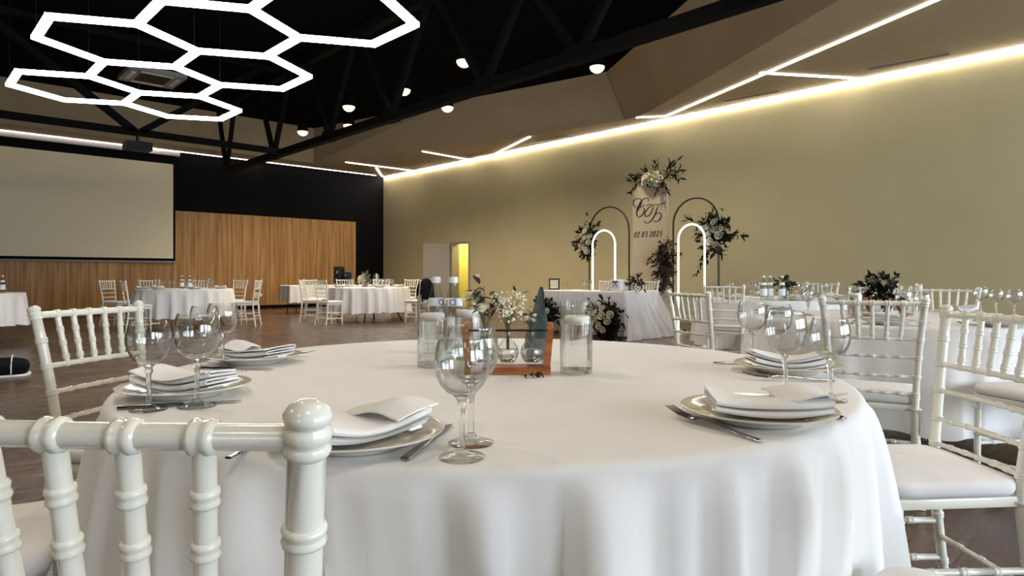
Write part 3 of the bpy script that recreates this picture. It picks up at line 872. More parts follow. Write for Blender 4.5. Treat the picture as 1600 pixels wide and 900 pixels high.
def glass(x, y, k, label, group, z=None):
    loc = W(x, y, TZ if z is None else z)
    if GLASS0[0] is None:
        g = make_glass(label, group); GLASS0[0] = g; g.location = loc; g.scale = (k, k, k); return g
    return copy_tree(GLASS0[0], label, loc, random.uniform(0, 6), group, (k, k, k))
gg = 'wine glasses on the foreground table'
glass(-.0745, .961, 1.02, 'front one of the two wine glasses in the middle of the picture', gg)
glass(-.066, 1.043, 1.08, 'rear one of the two wine glasses in the middle of the picture', gg)
glass(-.732, 1.30, 1.02, 'leftmost wine glass, in front of the napkin on the left plate', gg)
glass(-.652, 1.335, 1.10, 'taller wine glass second from the left, in front of the left plate', gg)
glass(-.852, 1.90, 1.08, 'wine glass beside the far left plate, left of the napkin', gg)
glass(-.935, 1.96, 1.02, 'wine glass almost hidden behind the left glasses', gg)
glass(.602, 1.42, 1.10, 'tallest wine glass behind the right hand plate', gg)
glass(.690, 1.40, 1.02, 'rightmost wine glass behind the right hand plate', gg)
glass(.752, 2.02, 1.08, 'wine glass behind the far right plate, left of the tall one', gg)
glass(.835, 2.02, 1.02, 'wine glass half hidden behind the tall right glass', gg)

def make_plate(label, group):
    p = thing('dinner_plate', label, 'plate', group=group)
    prof = [(.001, .004), (.070, .0035), (.074, 0), (.080, 0), (.084, .004), (.105, .0125), (.137, .0215), (.1400, .0230), (.1405, .0245), (.1390, .0252), (.120, .0200), (.098, .0145), (.090, .0105), (.080, .0085), (.001, .0080)]
    MB().lathe(prof, 56).build('dish', M['porcelain'], p, 50)
    return p
PLATE0 = [None]
def plate(x, y, label, group, z=None, k=1.0):
    loc = W(x, y, TZ + .0003 if z is None else z)
    if PLATE0[0] is None:
        p = make_plate(label, group); PLATE0[0] = p; p.location = loc; return p
    return copy_tree(PLATE0[0], label, loc, 0, group, (k, k, k))
def napkin_mesh(seed, layers=4, L=.20, Wd=.115, flap=True):
    """a napkin folded to and fro: a serpentine section drawn along its length, sagging into the plate"""
    rg = random.Random(seed); t = .0032; gapz = .0074
    sec = []
    for i in range(layers):
        z = i * gapz; ex = rg.uniform(-.010, .010)
        xs = [-Wd / 2 + ex, -Wd / 4, 0, Wd / 4, Wd / 2 + ex]
        if i % 2: xs.reverse()
        for x in xs: sec.append(Vector((x, z)))
        if i < layers - 1:
            s = 1 if xs[-1] > 0 else -1
            for a in (-60, 0, 60):
                sec.append(Vector((xs[-1] + s * .004 * math.cos(math.radians(a)), z + gapz / 2 + gapz / 2 * math.sin(math.radians(a)))))
    n = len(sec); nor = []
    for i in range(n):
        d = sec[min(i + 1, n - 1)] - sec[max(i - 1, 0)]; d.normalize(); nor.append(Vector((-d.y, d.x)))
    loop = [sec[i] + nor[i] * t / 2 for i in range(n)] + [sec[i] - nor[i] * t / 2 for i in reversed(range(n))]
    rows = []; m = 16
    for j in range(m + 1):
        s = j / m; y = (s - .5) * L
        row = []
        for p in loop:
            sag = .012 * (2 * s - 1) ** 2 * 1.0 + .0048 * math.sin(5 * s + seed + p.x * 18) * (p.y / (layers * gapz) + .3)
            row.append(Vector((p.x * (1 - .06 * s) + .004 * math.sin(6 * s + seed), y, p.y + sag + .004)))
        rows.append(row)
    mb = MB().grid(rows, wrap=True); q = len(loop)
    # close both ends strip by strip
    for base in (0, m * q):
        for i in range(n - 1):
            f = (base + i, base + i + 1, base + q - 2 - i, base + q - 1 - i)
            mb.f.append(f if base else tuple(reversed(f)))
    if flap:                                             # the loose upper end folded across
        rows = []; h = layers * gapz
        for j in range(9):
            s = j / 8; a = .9
            row = []
            for k in range(9):
                u = k / 8 - .5
                x = u * Wd * 1.05; y = L * (.10 + .42 * s) + .03 * u
                sag = .012 * (2 * (y / L + .5) - 1) ** 2
                z = h + .004 + sag + .010 * math.sin(PI * s) * (1 - .5 * abs(u) * 2) + .006 * math.sin(3 * u * 2 + seed)
                row.append(Vector((x, y, z)))
            rows.append(row)
        low = [[p - Vector((0, 0, .003)) for p in r] for r in rows]
        b = len(mb.v); mb.grid(rows); mb.grid([list(reversed(r)) for r in low])
        edge = [0 * 9 + k for k in range(9)] + [j * 9 + 8 for j in range(1, 9)] + [8 * 9 + k for k in range(7, -1, -1)] + [j * 9 for j in range(7, 0, -1)]
        conv = lambda e: 81 + (e // 9) * 9 + (8 - e % 9)
        for i in range(len(edge)):
            e0, e1 = edge[i], edge[(i + 1) % len(edge)]
            mb.f.append((b + e1, b + e0, b + conv(e0), b + conv(e1)))
    return mb.mesh('napkin', M['napkin'], 60)
NAPS = [napkin_mesh(1), napkin_mesh(4, 4, .205, .12), napkin_mesh(9, 5, .20, .105, False)]
def napkin(x, y, rot, kind, label, group, z=None, k=1.0):
    o = obj('folded_napkin', NAPS[kind], None, W(x, y, TZ + .0105 if z is None else z), rot)
    o.scale = (k, k, k)
    return tag(o, label, 'napkin', group)
def fork_mesh():
    mb = MB()
    path = [(0, -.110, .003), (0, -.06, .005), (0, -.01, .010), (0, .025, .012), (0, .045, .009)]
    path = spline(path, 4)
    mb.tube(path, [.0058, .006, .006, .0058, .0055, .005, .0045, .004, .0036, .0034, .0034, .0036, .004, .005, .007, .009, .0105][:len(path)], 10, flat=.38)
    mb.tube([(0, .036, .0100), (0, .046, .0085), (0, .058, .0085)], [.007, .0105, .0105], 12, flat=.22)
    for k in range(4):
        x = (k - 1.5) * .0058
        mb.tube([(x, .056, .0085), (x, .085, .0115), (x * .97, .116, .0195)], [.0016, .0014, .0008], 6)
    return mb.mesh('fork', M['steel'], 50)
def knife_mesh():
    mb = MB()
    mb.tube(spline([(0, -.115, .004), (0, -.07, .0045), (0, -.01, .0045), (0, .005, .004)], 4), [.0070, .0078, .0078, .0076, .0074, .0072, .0070, .0068, .0066, .0064, .0062, .006, .0055][:13], 10, flat=.5)
    rows = []
    for y, w0, w1 in ((.0, -.005, .005), (.02, -.009, .006), (.06, -.0105, .006), (.09, -.010, .006), (.108, -.006, .0055), (.116, .003, .0045)):
        rows.append([Vector((w0, y, .0022)), Vector((w1, y, .0030)), Vector((w1, y, .0048)), Vector((w0, y, .0030))])
    mb.grid(rows, wrap=True); b = len(mb.v) - 24
    mb.f.append((b, b + 1, b + 2, b + 3)); mb.f.append((b + 23, b + 22, b + 21, b + 20))
    return mb.mesh('knife', M['steel'], 40)
FORK, KNIFE = fork_mesh(), knife_mesh()
def cutlery(me, x, y, dx, dy, name, label, group, z=None):
    o = obj(name, me, None, W(x, y, TZ if z is None else z), yaw(dx, dy))
    return tag(o, label, name, group)
gp, gn, gf, gk = 'plates on the foreground table', 'napkins on the foreground table', 'forks on the foreground table', 'knives on the foreground table'
settings = [                     # plate x, y, napkin rotation, napkin kind, fork xy + direction, knife xy + direction, words
    (-.250, 1.045, -.75, 0, (-.405, 1.06, .12, .99), (-.134, 1.055, .20, .98), 'in front of the nearest chair'),
    (.462, 1.215, -1.70, 1, (.356, 1.148, -.439, .899), (.578, 1.315, -.40, .92), 'at the right front of the foreground table'),
    (-.745, 1.47, 1.35, 2, (-.80, 1.64, .90, .44), (-.690, 1.345, .93, .36), 'behind the leftmost wine glasses'),
    (-.805, 2.02, 1.15, 0, (-.775, 2.185, .97, -.22), (-.800, 1.865, .97, -.1), 'at the far left of the foreground table'),
    (.775, 1.82, 1.50, 2, (.715, 1.665, -.97, .16), (.735, 1.985, -.98, -.02), 'at the far right of the foreground table')]
for x, y, rn, kn, fk, kf, w in settings:
    plate(x, y, 'ivory dinner plate ' + w, gp)
    napkin(x + (.018 if kn == 1 else 0), y, yaw(0, 1) + rn, kn, 'white folded napkin on the plate ' + w, gn)
    cutlery(FORK, *fk, 'fork', 'steel fork beside the plate ' + w, gf)
    cutlery(KNIFE, *kf, 'knife', 'steel knife beside the plate ' + w, gk)

# ------------------------------------------------------------------ vases with floating candles
def make_vase(label, group, h=.20, r=.045, wl=.145):
    v = thing('cylinder_vase', label, 'vase', group=group)
    MB().lathe([(.002, .0), (r - .003, 0), (r, .003), (r, h - .001), (r - .001, h), (r - .0025, h - .001), (r - .0025, .013), (.002, .0128)], 40).build('glass_wall', M['glass_vase'], v, 50)
    MB().lathe([(.002, .0006), (r - .004, .0006), (r - .0012, .004), (r - .0012, .0118), (.002, .0122)], 40).build('glass_base', M['glass'], v, 50)
    MB().lathe([(.002, .0132), (r - .0029, .0132), (r - .0029, wl), (.002, wl)], 40).build('water', M['water'], v, 40)
    return v
VASE0 = [None]
CAND0 = [None]
def vase(x, y, label, clabel, group='cylinder vases', k=1.0, z=None):
    loc = W(x, y, TZ if z is None else z)
    if VASE0[0] is None:
        v = make_vase(label, group); VASE0[0] = v; v.location = loc
    else:
        v = copy_tree(VASE0[0], label, loc, 0, group, (k, k, k))
    cl = loc + Vector((random.uniform(-.003, .003), random.uniform(-.003, .003), .133 * k))
    if CAND0[0] is None:
        c = thing('floating_candle', clabel, 'candle', cl, 0, 'floating candles'); CAND0[0] = c
        MB().lathe([(.012, 0), (.026, .003), (.034, .012), (.0355, .021), (.034, .025), (.030, .0262), (.010, .0245), (.002, .0245)], 32).build('wax_body', M['wax'], c, 50)
        MB().tube([(0, 0, .0245), (.0005, 0, .034)], .0008, 6).build('wick', M['wick'], c)
    else:
        copy_tree(CAND0[0], clabel, cl, 0, 'floating candles', (k, k, k))
vase(-.238, 1.93, 'cylinder vase of water at the left of the centrepiece', 'white floating candle in the left cylinder vase')
vase(-.142, 2.10, 'cylinder vase of water behind the two middle wine glasses', 'white floating candle in the vase behind the middle wine glasses')
vase(.179, 1.80, 'cylinder vase of water right of the wooden flower stand', 'white floating candle in the vase right of the wooden stand')
vase(2.17, 4.08, 'cylinder vase on the right hand table, left of its wooden stand', 'floating candle in the vase left of the stand on the right table')
vase(2.70, 4.42, 'cylinder vase on the right hand table, right of its wooden stand', 'floating candle in the vase right of the stand on the right table')

# ------------------------------------------------------------------ water bottles
def make_bottle(label, group, gm, blue=True):
    b = thing('water_bottle', label, 'bottle', group=group)
    out = [(.001, 0), (.032, 0), (.036, .004), (.036, .13), (.035, .15), (.027, .185), (.019, .215), (.0145, .235), (.0140, .248)]
    MB().lathe(out, 28).build('glass_body', gm, b, 50)
    MB().lathe([(.0155, .245), (.0163, .247), (.0163, .262), (.0150, .266), (.002, .2665)], 20).build('cap', M['cap'], b, 40)
    rows = []
    for z in (.05, .075, .10, .125):
        rows.append([Vector((.0366 * math.cos(a), .0366 * math.sin(a), z)) for a in [k * 2 * PI / 28 for k in range(28)]])
    MB().grid(rows, wrap=True).build('label_band', M['label_w'], b, 60)
    rows = []
    for z, r in ((.165, .0322), (.178, .0292), (.192, .0260)):
        rows.append([Vector((r * math.cos(a), r * math.sin(a), z)) for a in [k * 2 * PI / 28 for k in range(28)]])
    nk = MB().grid(rows, wrap=True).build('neck_label', M['label_w'], b, 60)
    if blue:                                            # the round blue mark on the neck label
        for a0 in (0, 2 * PI / 3, 4 * PI / 3):
            mm = MB(); ring = []
            for k in range(20):
                t = 2 * PI * k / 20; zz = .178 + .011 * math.sin(t); rr = .0296 - (zz - .178) * .235; aa = a0 + .011 / .0292 * math.cos(t)
                ring.append(Vector(((rr + .0012) * math.cos(aa), (rr + .0012) * math.sin(aa), zz)))
            inner = []
            for k in range(20):
                t = 2 * PI * k / 20; zz = .178 + .007 * math.sin(t); rr = .0296 - (zz - .178) * .235; aa = a0 + .007 / .0292 * math.cos(t)
                inner.append(Vector(((rr + .0013) * math.cos(aa), (rr + .0013) * math.sin(aa), zz)))
            mm.grid([ring, inner], wrap=True)
            mm.build('round_mark', M['label_b'], nk)
    return b
bt = make_bottle('clear water bottle with a white neck label behind the left vase', 'water bottles on the foreground table', M['bottle'])
bt.location = W(-.268, 2.28, TZ)
bt.rotation_euler.z = 2.6
b2 = copy_tree(bt, 'clear water bottle with a round blue mark behind the middle vase', W(-.205, 2.26, TZ), yaw(0, -1) + PI / 2, 'water bottles on the foreground table')
for x, y, lab in ((-6.52, 12.75, 'left one of two bottles on the table below the screen'), (-6.40, 12.80, 'right one of two bottles on the table below the screen')):
    copy_tree(bt, lab, W(x, y, TZ), 1.0, 'bottles on the table below the screen')
gb = make_bottle('green tinted bottle on the table cut off by the left edge', 'green bottles', M['glass_green'], False)
gb.location = W(-7.86, 9.95, TZ)
for x, y, lab in ((2.73, 7.0, 'leftmost of three green tinted bottles on the table by the olive wall'), (2.82, 7.05, 'middle one of three green tinted bottles on the table by the olive wall'),
                  (2.92, 6.98, 'rightmost of three green tinted bottles on the table by the olive wall')):
    copy_tree(gb, lab, W(x, y, TZ), random.uniform(0, 6), 'green bottles')

# ------------------------------------------------------------------ plants
def leaf(mb, base, d, L, w, bend=.25, up=None, n=4):
    d = Vector(d).normalized(); up = Vector(up or (0, 0, 1))
    s = d.cross(up)
    if s.length < .05: s = d.cross(Vector((1, 0, 0)))
    s.normalize(); nn = s.cross(d)
    rows = []
    prof = [.15, .8, 1.0, .65, .05]
    for i in range(n + 1):
        t = i / n; c = Vector(base) + d * L * t - nn * bend * L * t * t
        ww = w / 2 * prof[i] if n == 4 else w / 2 * math.sin(PI * max(.05, min(.97, t)))
        rows.append([c - s * ww + nn * ww * .35, c, c + s * ww + nn * ww * .35])
    mb.grid(rows)
def sprig(mb, base, d, L, leafL, leafW, pairs, rg, droop=.3):
    d = Vector(d).normalized(); p0 = Vector(base); pts = []
    for i in range(6):
        t = i / 5; pts.append(p0 + d * L * t + Vector((0, 0, -droop * L * t * t)))
    mb.tube(pts, [.0035 * L / .3 * (1 - .6 * i / 5) for i in range(6)], 5)
    for k in range(pairs):
        t = (k + .8) / pairs; i = min(4, int(t * 5)); c = pts[i].lerp(pts[i + 1], t * 5 - i) if t < 1 else pts[-1]
        dd = (pts[min(i + 1, 5)] - pts[i]).normalized()
        for s in (-1, 1):
            q = Quaternion(dd, rg.uniform(0, 2 * PI)) @ dd.orthogonal().normalized()
            leaf(mb, c, dd * .7 + q * s * .8, leafL * rg.uniform(.7, 1.15), leafW * rg.uniform(.8, 1.1), rg.uniform(.05, .4), q)
def rose_mesh(name, m, seed=1):
    rg = random.Random(seed); mb = MB()
    for ring, (cnt, R, tilt, h) in enumerate([(3, .42, .10, .95), (4, .62, .30, .95), (5, .85, .55, .85), (6, 1.0, .95, .62)]):
        for k in range(cnt):
            a = 2 * PI * k / cnt + ring * .7 + rg.uniform(-.15, .15); wa = 2 * PI / cnt * .72
            rows = []
            for i in range(5):
                t = i / 4; row = []
                for j in range(5):
                    u = j / 4 * 2 - 1
                    rr = R * (.30 + .70 * math.sin(min(1, t * 1.15) * PI / 2)) * (1 + tilt * .35 * t * t) - .05 * u * u * t
                    z = -.55 + (h + .55) * t - tilt * .25 * t ** 3 - .18 * u * u * t
                    aa = a + u * wa * (.45 + .55 * t)
                    row.append(Vector((rr * math.cos(aa), rr * math.sin(aa), z)))
                rows.append(row)
            mb.grid(rows)
    mb.lathe([(.05, -.6), (.35, -.45), (.45, 0), (.36, .45), (.2, .75), (.03, .85)], 12)
    return mb.mesh(name, m, 70)
ROSE, ROSE_G = rose_mesh('rose', M['rose']), rose_mesh('rose', M['rose_green'], 3)
def rose(parent, loc, r, d, me=ROSE):
    o = obj('rose', me, parent, loc); o.scale = (r, r, r)
    o.rotation_mode = 'QUATERNION'; o.rotation_quaternion = Vector((0, 0, 1)).rotation_difference(Vector(d).normalized())
    return o
def bouquet(name, label, loc, roses, sprigs, seed, mleaf, group, ll=.10, lw=.035, cat='flowers', rme=None, core=None):
    """roses: (offset, radius, direction); sprigs: (offset, direction, length, pairs)"""
    rg = random.Random(seed); b = thing(name, label, cat, loc, 0, group)
    for i, (o_, r, d) in enumerate(roses):
        rose(b, o_, r, d, ROSE_G if rme and i in rme else ROSE)
    mb = MB()
    for o_, d, L, n in sprigs: sprig(mb, o_, d, L, ll, lw, n, rg, rg.uniform(0, .35))
    if core:
        for k in range(core[0]):
            p = Vector((rg.gauss(0, 1) * core[1][0], rg.gauss(0, 1) * core[1][1], rg.gauss(0, 1) * core[1][2]))
            leaf(mb, p * .6, Vector((rg.uniform(-1, 1), rg.uniform(-1, 1), rg.uniform(-.6, .9))), ll * rg.uniform(.7, 1.3), lw * rg.uniform(.8, 1.3), rg.uniform(0, .5))
    f = mb.build('foliage', mleaf, b, 70); f['kind'] = 'stuff'
    return b

# ================================================================== CENTREPIECE OF THE FOREGROUND TABLE
RC = yaw(0, 1)                                  # local axes along the camera's right and ahead
def onX(X, px):                                 # world Y of the pixel column on the plane X
    r = (px - 800) / F
    return X * (CA - r * SA) / (SA + r * CA)
def flask_stand(label, loc, rz, wood, k=1.0, group='wooden flower stands'):
    s = thing('flower_stand', label, 'flower stand', loc, rz, group); s.scale = (k, k, k)
    MB().box((0, 0, .010), (.236, .075, .020)).build('base_board', wood, s)
    for q in (-1, 1):
        R = Matrix.Rotation(q * .10, 3, 'Y')
        MB().box((q * .1135, 0, .076), (.018, .062, .128), R, .92).build('end_post', wood, s)
    MB().tube([(-.118, 0, .118), (.118, 0, .118)], .0028, 8).build('rod', M['steel_black'], s, 50)
    for x in (-.066, 0, .066):
        fl = MB().lathe([(.001, .028), (.018, .030), (.028, .042), (.031, .056), (.028, .072), (.018, .086), (.010, .096), (.009, .125), (.0105, .130), (.0095, .130), (.008, .125), (.009, .097), (.017, .085), (.0268, .071), (.0298, .056), (.0268, .043), (.017, .0315), (.001, .0295)], 24).build('flask', M['glass_vase'], s, 50)
        fl.location.x = x
        wt = MB().lathe([(.001, .0300), (.0165, .0322), (.0262, .0440), (.0290, .056), (.0272, .066), (.001, .066)], 24).build('water', M['water'], fl, 50)
        MB().tube([(math.cos(t) * .0105, math.sin(t) * .0105, .117) for t in [i * PI / 6 for i in range(12)]], .0022, 6, closed=True).build('neck_ring', M['steel_black'], fl, 50)
    return s
def posy(name, label, loc, seed, kind, group, k=1.0):
    rg = random.Random(seed); b = thing(name, label, 'flowers', loc, 0, group); b.scale = (k, k, k)
    st = MB(); heads = []
    for i in range(9 if kind != 'white' else 13):
        a = rg.uniform(0, 2 * PI); sp = rg.uniform(.012, .048); h = rg.uniform(.035, .085)
        tip = Vector((math.cos(a) * sp, math.sin(a) * sp, h)); heads.append(tip)
        st.tube([Vector((math.cos(a) * .003, math.sin(a) * .003, -.055)), Vector((math.cos(a) * .004, math.sin(a) * .004, 0)), tip * .55 + Vector((0, 0, .01)), tip], .0009, 5)
    so = st.build('stems', M['leaf_green'], b, 60); so['kind'] = 'stuff'
    lf = MB()
    for i in range(34 if kind == 'mauve' else 14):
        h = rg.choice(heads) * rg.uniform(.4, 1.1)
        leaf(lf, h, Vector((rg.uniform(-1, 1), rg.uniform(-1, 1), rg.uniform(-.2, 1))), rg.uniform(.015, .030), rg.uniform(.008, .014), .2)
    lo = lf.build('foliage', M['leaf_dusty'] if kind == 'mauve' else M['leaf_green'], b, 70); lo['kind'] = 'stuff'
    if kind == 'white':
        bb = MB()
        for i in range(110):
            h = rg.choice(heads) + Vector((rg.gauss(0, .010), rg.gauss(0, .010), rg.gauss(0, .010)))
            r = rg.uniform(.0020, .0042)
            bb.lathe([(r * .3, -r), (r, -r * .3), (r, r * .3), (r * .3, r)], 6, h)
        bo = bb.build('blossoms', M['bud'], b, 60); bo['kind'] = 'stuff'
    else:
        for i in range(4): rose(b, heads[i], .011, Vector((rg.uniform(-.5, .5), rg.uniform(-.5, .5), 1)))
    return b
sx, sy = -.012, 1.80
fs = flask_stand('orange brown wooden stand with hanging flasks in the middle of the foreground table', W(sx, sy, TZ), RC, M['wood'], 1.0)
posy('flower_sprig', 'dusty mauve sprigs in the left flask of the wooden stand', W(sx - .062, sy, TZ + .125), 3, 'mauve', 'sprigs in the wooden stand', 1.45)
posy('flower_sprig', 'white blossom sprig in the middle flask of the wooden stand', W(sx, sy, TZ + .125), 5, 'white', 'sprigs in the wooden stand', 1.08)
posy('flower_sprig', 'dark green sprig in the right flask of the wooden stand', W(sx + .066, sy, TZ + .118), 8, 'green', 'sprigs in the wooden stand', .6)
# teal gauze twist behind the stand
tg = MB(); rows = []
for i in range(13):
    t = i / 12; z = .003 + .232 * t; hw = .034 * (1 - t) ** .5 * (1 + .15 * math.sin(5 * t)) + .0015
    rows.append([Vector((hw * math.cos(a) + .018 * t + .004 * math.sin(3 * a + 6 * t), .55 * hw * math.sin(a) + .004 * math.cos(4 * a), z)) for a in [k * 2 * PI / 16 for k in range(16)]])
tg.grid(rows, wrap=True); n_ = len(rows)
tg.f.append(tuple((n_ - 1) * 16 + k for k in range(16)))
tag(tg.build('gauze_twist', M['gauze'], None, 70, W(.075, 2.05, TZ), RC), 'pointed twist of teal gauze behind the wooden stand', 'decoration')
tw = MB()
for a in ((0, 0, 0), (.02, -.01, .5), (.036, .0, 1.2)):
    sprig(tw, (a[0], a[1], .004), (math.cos(a[2]), math.sin(a[2]) * .6, .12), .045, .014, .006, 3, random.Random(int(a[2] * 10)), .1)
tag(tw.build('dried_sprig', M['leaf_dusty'], None, 70, W(.02, 1.715, TZ), RC), 'small dried sprig lying in front of the wooden stand', 'sprig')

# ================================================================== WEDDING BACKDROP
XP = XR - 1.8
yl, yr = onX(XP, 990), onX(XP, 1043)
pw_, ph_ = yl - yr, 2.78
pn = thing('wedding_panel', 'tall beige standing panel with two script initials and a date', 'panel', (XP, (yl + yr) / 2, 0))
MB().box((0, 0, ph_ / 2 + .02), (.06, pw_, ph_ - .04)).build('board', M['panel_cloth'], pn)
for s in (-1, 1): MB().box((.1, s * (pw_ / 2 - .1), .012), (.5, .05, .024)).build('foot', M['steel_black'], pn)
def ink(strokes, name, label, sx_, ox, oz, sz, wmain=.0095, shear=0.0):
    mb = MB()
    for st in strokes:
        pts = spline([(0, -(ox + (x * sx_) - pw_ / 2), oz - y * sz) for x, y in st], 6)
        if shear: pts = [Vector((p.x, p.y, p.z)) for p in pts]
        rad = []
        for i in range(len(pts)):
            d = pts[min(i + 1, len(pts) - 1)] - pts[max(i - 1, 0)]
            d.normalize(); e = min(i, len(pts) - 1 - i) / max(1, len(pts) - 1)
            rad.append(wmain * (.38 + .62 * abs(d.z) * min(1, .4 + 4 * e)))
        mb.tube([p + Vector((-.031, 0, 0)) for p in pts], rad, 6)
    o = mb.build(name, M['ink'], pn, 60)
    o['label'] = label
    return o
kz, kx = .00208, pw_ / 323.0
zt = ph_ + 240 * kz
ink([[(338, 385), (330, 355), (300, 355), (262, 385), (232, 440), (222, 495), (238, 525), (262, 520), (288, 490), (297, 455), (285, 445)],
     [(300, 412), (255, 438), (215, 432), (190, 402), (196, 368), (225, 350), (258, 358), (270, 390), (252, 430), (232, 470)],
     [(318, 428), (345, 418), (400, 426), (450, 424), (490, 412)],
     [(428, 440), (408, 490), (382, 545), (347, 583), (314, 588), (297, 570)],
     [(375, 425), (335, 450), (305, 490), (305, 520), (325, 528), (355, 505), (374, 470), (382, 440)],
     [(395, 522), (425, 502), (450, 510), (455, 540), (435, 572), (405, 582), (390, 572)]],
    'script_initials', 'large dark script initials', kx, -182 * kx, zt, kz, .014)
DG = {'0': [[(.55, .02), (.25, .2), (.1, .6), (.2, .95), (.45, .98), (.75, .75), (.85, .35), (.75, .05), (.55, .02)]],
      '2': [[(.2, .3), (.35, .05), (.7, .05), (.8, .3), (.55, .6), (.1, .95), (.3, .88), (.6, .98), (.85, .88)]],
      '3': [[(.25, .2), (.5, .03), (.8, .15), (.7, .4), (.45, .48), (.7, .55), (.72, .82), (.4, .99), (.1, .88)]],
      '5': [[(.9, .03), (.45, .06), (.35, .42), (.65, .4), (.8, .65), (.6, .92), (.3, .99), (.1, .88)]]}
strokes = []; x = 192
for ch in '02 03 2025':
    if ch == ' ': x += 14; continue
    for st in DG[ch]: strokes.append([(x + 24 * a + (1 - b) * 9, 668 + 54 * b) for a, b in st])
    x += 31
ink(strokes, 'script_date', 'dark script date', kx, -182 * kx, zt, kz, .0085)

def arch_path(w, h, n=18):
    r = w / 2; p = [Vector((0, -r, 0)), Vector((0, -r, (h - r) * .5)), Vector((0, -r, h - r))]
    p += [Vector((0, -r * math.cos(t), h - r + r * math.sin(t))) for t in [PI * k / n for k in range(1, n)]]
    return p + [Vector((0, r, h - r)), Vector((0, r, (h - r) * .5)), Vector((0, r, 0))]
def arch(px0, px1, h, X, label, led=False):
    y0, y1 = onX(X, px0), onX(X, px1); w = abs(y0 - y1)
    a = thing('led_arch' if led else 'metal_arch', label, 'arch', (X, (y0 + y1) / 2, 0), 0, 'glowing arches' if led else 'dark metal arches')
    if led:
        MB().tube([p + Vector((0, 0, .02)) for p in arch_path(w, h)], .016, 10).build('light_tube', M['archled'], a, 50)
    else:
        MB().tube([p + Vector((0, 0, .012)) for p in arch_path(w, h)], .018, 10).build('bent_tube', M['arch'], a, 50)
    for s in (-1, 1): MB().box((0, s * w / 2, .009), (.4, .09, .018)).build('foot_plate', M['steel_black'], a)
    return a, w
arch(921, 983, 2.43, XP - .02, 'smaller looking dark metal arch left of the wedding panel')
arch(1052, 1123, 2.44, XP - .02, 'dark metal arch right of the wedding panel')
arch(926, 961, 1.92, XP - .28, 'white glowing arch left of the wedding panel', True)
arch(1060, 1101, 1.93, XP - .28, 'white glowing arch right of the wedding panel', True)

def around(n, rx, ry, rz_, seed, L, pairs, c=(0, 0, 0), front=True):
    rg = random.Random(seed); out = []
    for i in range(n):
        a = 2 * PI * i / n + rg.uniform(-.3, .3)
        d = Vector((rg.uniform(-.7, .1), math.cos(a), math.sin(a)))
        out.append((Vector(c) + Vector((0, math.cos(a) * ry * .4, math.sin(a) * rz_ * .4)), d, L * rg.uniform(.7, 1.2), pairs))
    return out
def disc_roses(n, ry, rz_, r, seed, x=-.10):
    rg = random.Random(seed); out = []
    for i in range(n):
        a = i * 2.4; q = math.sqrt((i + .5) / n)
        out.append((Vector((x + rg.uniform(-.03, .03), math.cos(a) * ry * q, math.sin(a) * rz_ * q)), r * rg.uniform(.85, 1.15), Vector((-1, math.cos(a) * .5 * q, math.sin(a) * .5 * q + .2))))
    return out
gfl = 'flower arrangements of the wedding backdrop'
yy = onX(XP - .06, 917); d_ = XP * SA + yy * CA
bouquet('flower_cluster', 'cream rose cluster on the left dark arch', P(917, 377, (XP - .06) * SA + yy * CA), disc_roses(10, .18, .26, .052, 2), around(18, .2, .22, .30, 4, .22, 6) + [((0, -.1, .15), (-.2, -.75, 1), .42, 7)], 5, M['leaf'], gfl, .12, .042, core=(260, (.07, .15, .22)))
yy = onX(XP - .06, 1116)
bouquet('flower_cluster', 'cream rose cluster on the right dark arch', P(1116, 366, (XP - .06) * SA + yy * CA), disc_roses(11, .23, .28, .054, 6), around(18, .2, .28, .34, 9, .25, 6) + [((0, .15, .1), (-.2, .9, .7), .5, 8), ((0, .1, -.2), (-.2, .45, -1), .5, 8), ((0, -.2, 0), (-.2, -1, -.1), .4, 7)], 8, M['leaf'], gfl, .13, .045, core=(300, (.07, .20, .24)))
yy = onX(XP, 1024)
bouquet('flower_cluster', 'white and pale green roses with leaves on top of the wedding panel', Vector((XP - .02, yy, ph_ + .10)), [(o_ + Vector((.0, 0, .0)), r, d) for o_, r, d in disc_roses(8, .25, .09, .068, 3)], [((0, y_, .05), (-.2, y_ * 3, z_), L_, 7) for y_, z_, L_ in ((.25, .4, .28), (.3, -.6, .30), (.12, 1, .28), (-.02, 1.2, .30), (-.2, .9, .36), (-.3, .35, .34), (-.3, -.1, .3), (-.25, .65, .42), (.33, .1, .25), (-.05, -.5, .3), (-.15, -.7, .3))], 10, M['leaf'], gfl, .13, .045, rme=(0, 1, 2), core=(120, (.05, .22, .08)))
rg = random.Random(21); hang = []
for i in range(34):
    t = i / 33
    hang.append((Vector((rg.uniform(-.08, .02), rg.gauss(0, .07) * (1.2 - .6 * t), .42 - .85 * t)), Vector((rg.uniform(-.6, .2), rg.uniform(-1, 1), rg.uniform(-1, .2))), rg.uniform(.16, .26), 6))
yy = onX(XP - .08, 1042)
bouquet('hanging_greenery', 'dark trailing greenery on the left leg of the right dark arch', P(1040, 412, (XP - .08) * SA + yy * CA), [], hang, 11, M['leaf_dusty'], gfl, .10, .04, 'greenery', core=(420, (.06, .11, .30)))

